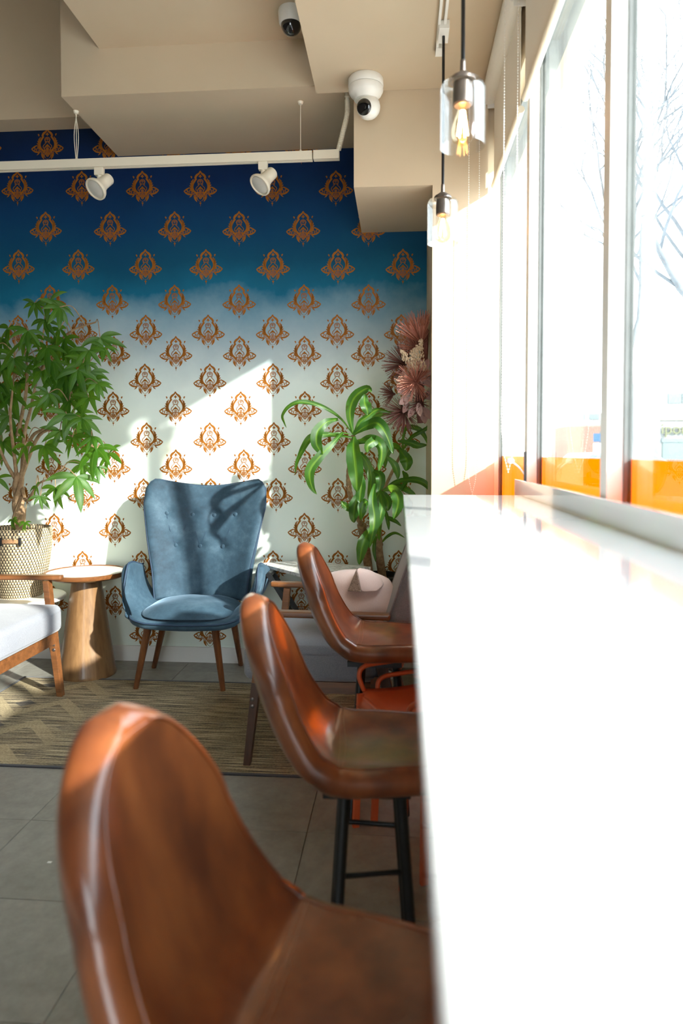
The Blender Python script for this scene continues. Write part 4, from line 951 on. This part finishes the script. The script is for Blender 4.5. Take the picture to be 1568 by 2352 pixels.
MB().box((-3.3, 0, 0), (8, 8, 4.6)).build('wall', facade, b2); MB().box((-3.4, -.06, 2.75), (8, 0, 2.95)).build('fascia', band_m, b2)
for x in (-3.0, -2.45): MB().box((x, -.03, 3.45), (x+.5, .02, 3.85)).build('window', bwin, b2)
for x in (-3.2, -1.0, 1.2): MB().box((x, -.04, .3), (x+1.9, .02, 1.85)).box((x-.05, -.07, 1.85), (x+1.95, -.0, 2.0)).build('shopfront', bwin, b2)
fc = bpy.data.curves.new('shop_lettering', 'FONT'); fc.body = 'iponC'; fc.size = .62; fc.extrude = .03
fc.materials.append(speckle('olive_letter_paint', (.10, .10, .05), (.12, .12, .06), 4))
ft_ = bpy.data.objects.new('shop_lettering', fc); COL.objects.link(ft_); bpy.context.view_layer.update()
fm_ = bpy.data.meshes.new_from_object(ft_.evaluated_get(bpy.context.evaluated_depsgraph_get())); bpy.data.objects.remove(ft_)
fo = bpy.data.objects.new('shop_lettering', fm_); COL.objects.link(fo); fo.parent = b2; fo.location = (-3.3, -.08, 2.2); fo.rotation_euler = (PI/2, 0, 0)
sg = thing('street_sign', (5.6, 20.2, -.2), 'small blue and white street sign on a pole near the brick building', 'sign')
MB().tube([(0, 0, 0), (0, 0, 2.0)], .03, 8).build('pole', alum, sg); MB().box((-.2, -.03, 1.72), (.2, 0, 1.95)).build('sign_plate', speckle('sign_blue', (.02, .07, .15), (.03, .08, .17), 5), sg); MB().box((-.2, -.03, 1.15), (.2, 0, 1.68)).build('lower_plate', paint_white, sg)
carp = speckle('pale_car_paint', (.12, .16, .19), (.14, .18, .21), 2, .35, 0, metal=.2); rubber = speckle('tyre_rubber', (.02, .02, .02), (.03, .03, .03), 20, .9)
def car(loc, rz, label):
    t = thing('parked_car', loc, label, 'car', 'cars parked in the street', rz)
    prof = [(-2.1, .35), (-2.15, .75), (-1.95, .92), (-1.3, 1.0), (-.85, 1.40), (.6, 1.44), (1.25, 1.02), (2.0, .88), (2.2, .6), (2.15, .35)]
    MB().prism([(x, -.82, z) for x, z in prof], (0, 1.64, 0)).build('body', carp, t, bevel=.05)
    gp_ = [(-1.15, 1.02), (-.78, 1.35), (.52, 1.38), (1.05, 1.03)]
    for s_ in (-1, 1): MB().prism([(x, s_*.825, z) for x, z in gp_], (0, s_*.012, 0)).build('side_window', bwin, t)
    for x in (-1.35, 1.35):
        for s_ in (-1, 1): MB().tube([(x, s_*.66, .33), (x, s_*.86, .33)], .33, 20).build('wheel', rubber, t)
    return t
car((5.3, 18.0, -.2), .15, 'pale blue parked car below the brick building, behind the orange film'); car((9.6, 19.5, -.2), .1, 'pale parked car in front of the white shop building')
twig = speckle('bare_branch_bark', (.10, .11, .12), (.16, .17, .18), 6, .9)
def bare_tree(loc, seed, label, H=3.1):
    t = thing('bare_tree', loc, label, 'tree', 'bare winter trees on the pavement'); r = random.Random(seed); big = MB(); small = MB()
    def grow(p, d, l, rad, lev):
        pts = [p]; q_ = p.copy(); dd = d.copy(); k = 4
        for i in range(k):
            dd = (dd + Vector((r.uniform(-.22, .22), r.uniform(-.22, .22), r.uniform(-.06, .16)))).normalized(); q_ = q_ + dd*(l/k); pts.append(q_.copy())
        (big if lev < 2 else small).tube(pts, [lerp(rad, rad*.62, i/k) for i in range(k+1)], 7 if lev < 2 else 3)
        if lev >= 6: return
        for i in range(3 if lev < 3 else 2 + (r.random() < .5)):
            f = pts[-1] if i == 0 else pts[r.choice((2, 3, 4))]
            nd_ = (dd + Vector((r.uniform(-1, 1), r.uniform(-1, 1), r.uniform(-.35, .75)))*.85).normalized()
            grow(f, nd_, l*r.uniform(.62, .82), rad*.6, lev+1)
    grow(Vector((0, 0, 0)), Vector((0, 0, 1)), H, .085, 0)
    big.build('trunk', twig, t, smooth=60); tag(small.build('twigs', twig, t), kind='stuff')
bare_tree((3.55, 11.6, -.15), 5, 'bare winter tree behind the middle mullion outside the window'); bare_tree((4.2, 9.2, -.15), 11, 'bare winter tree farther right outside, its limb crossing the near pane', 2.6)
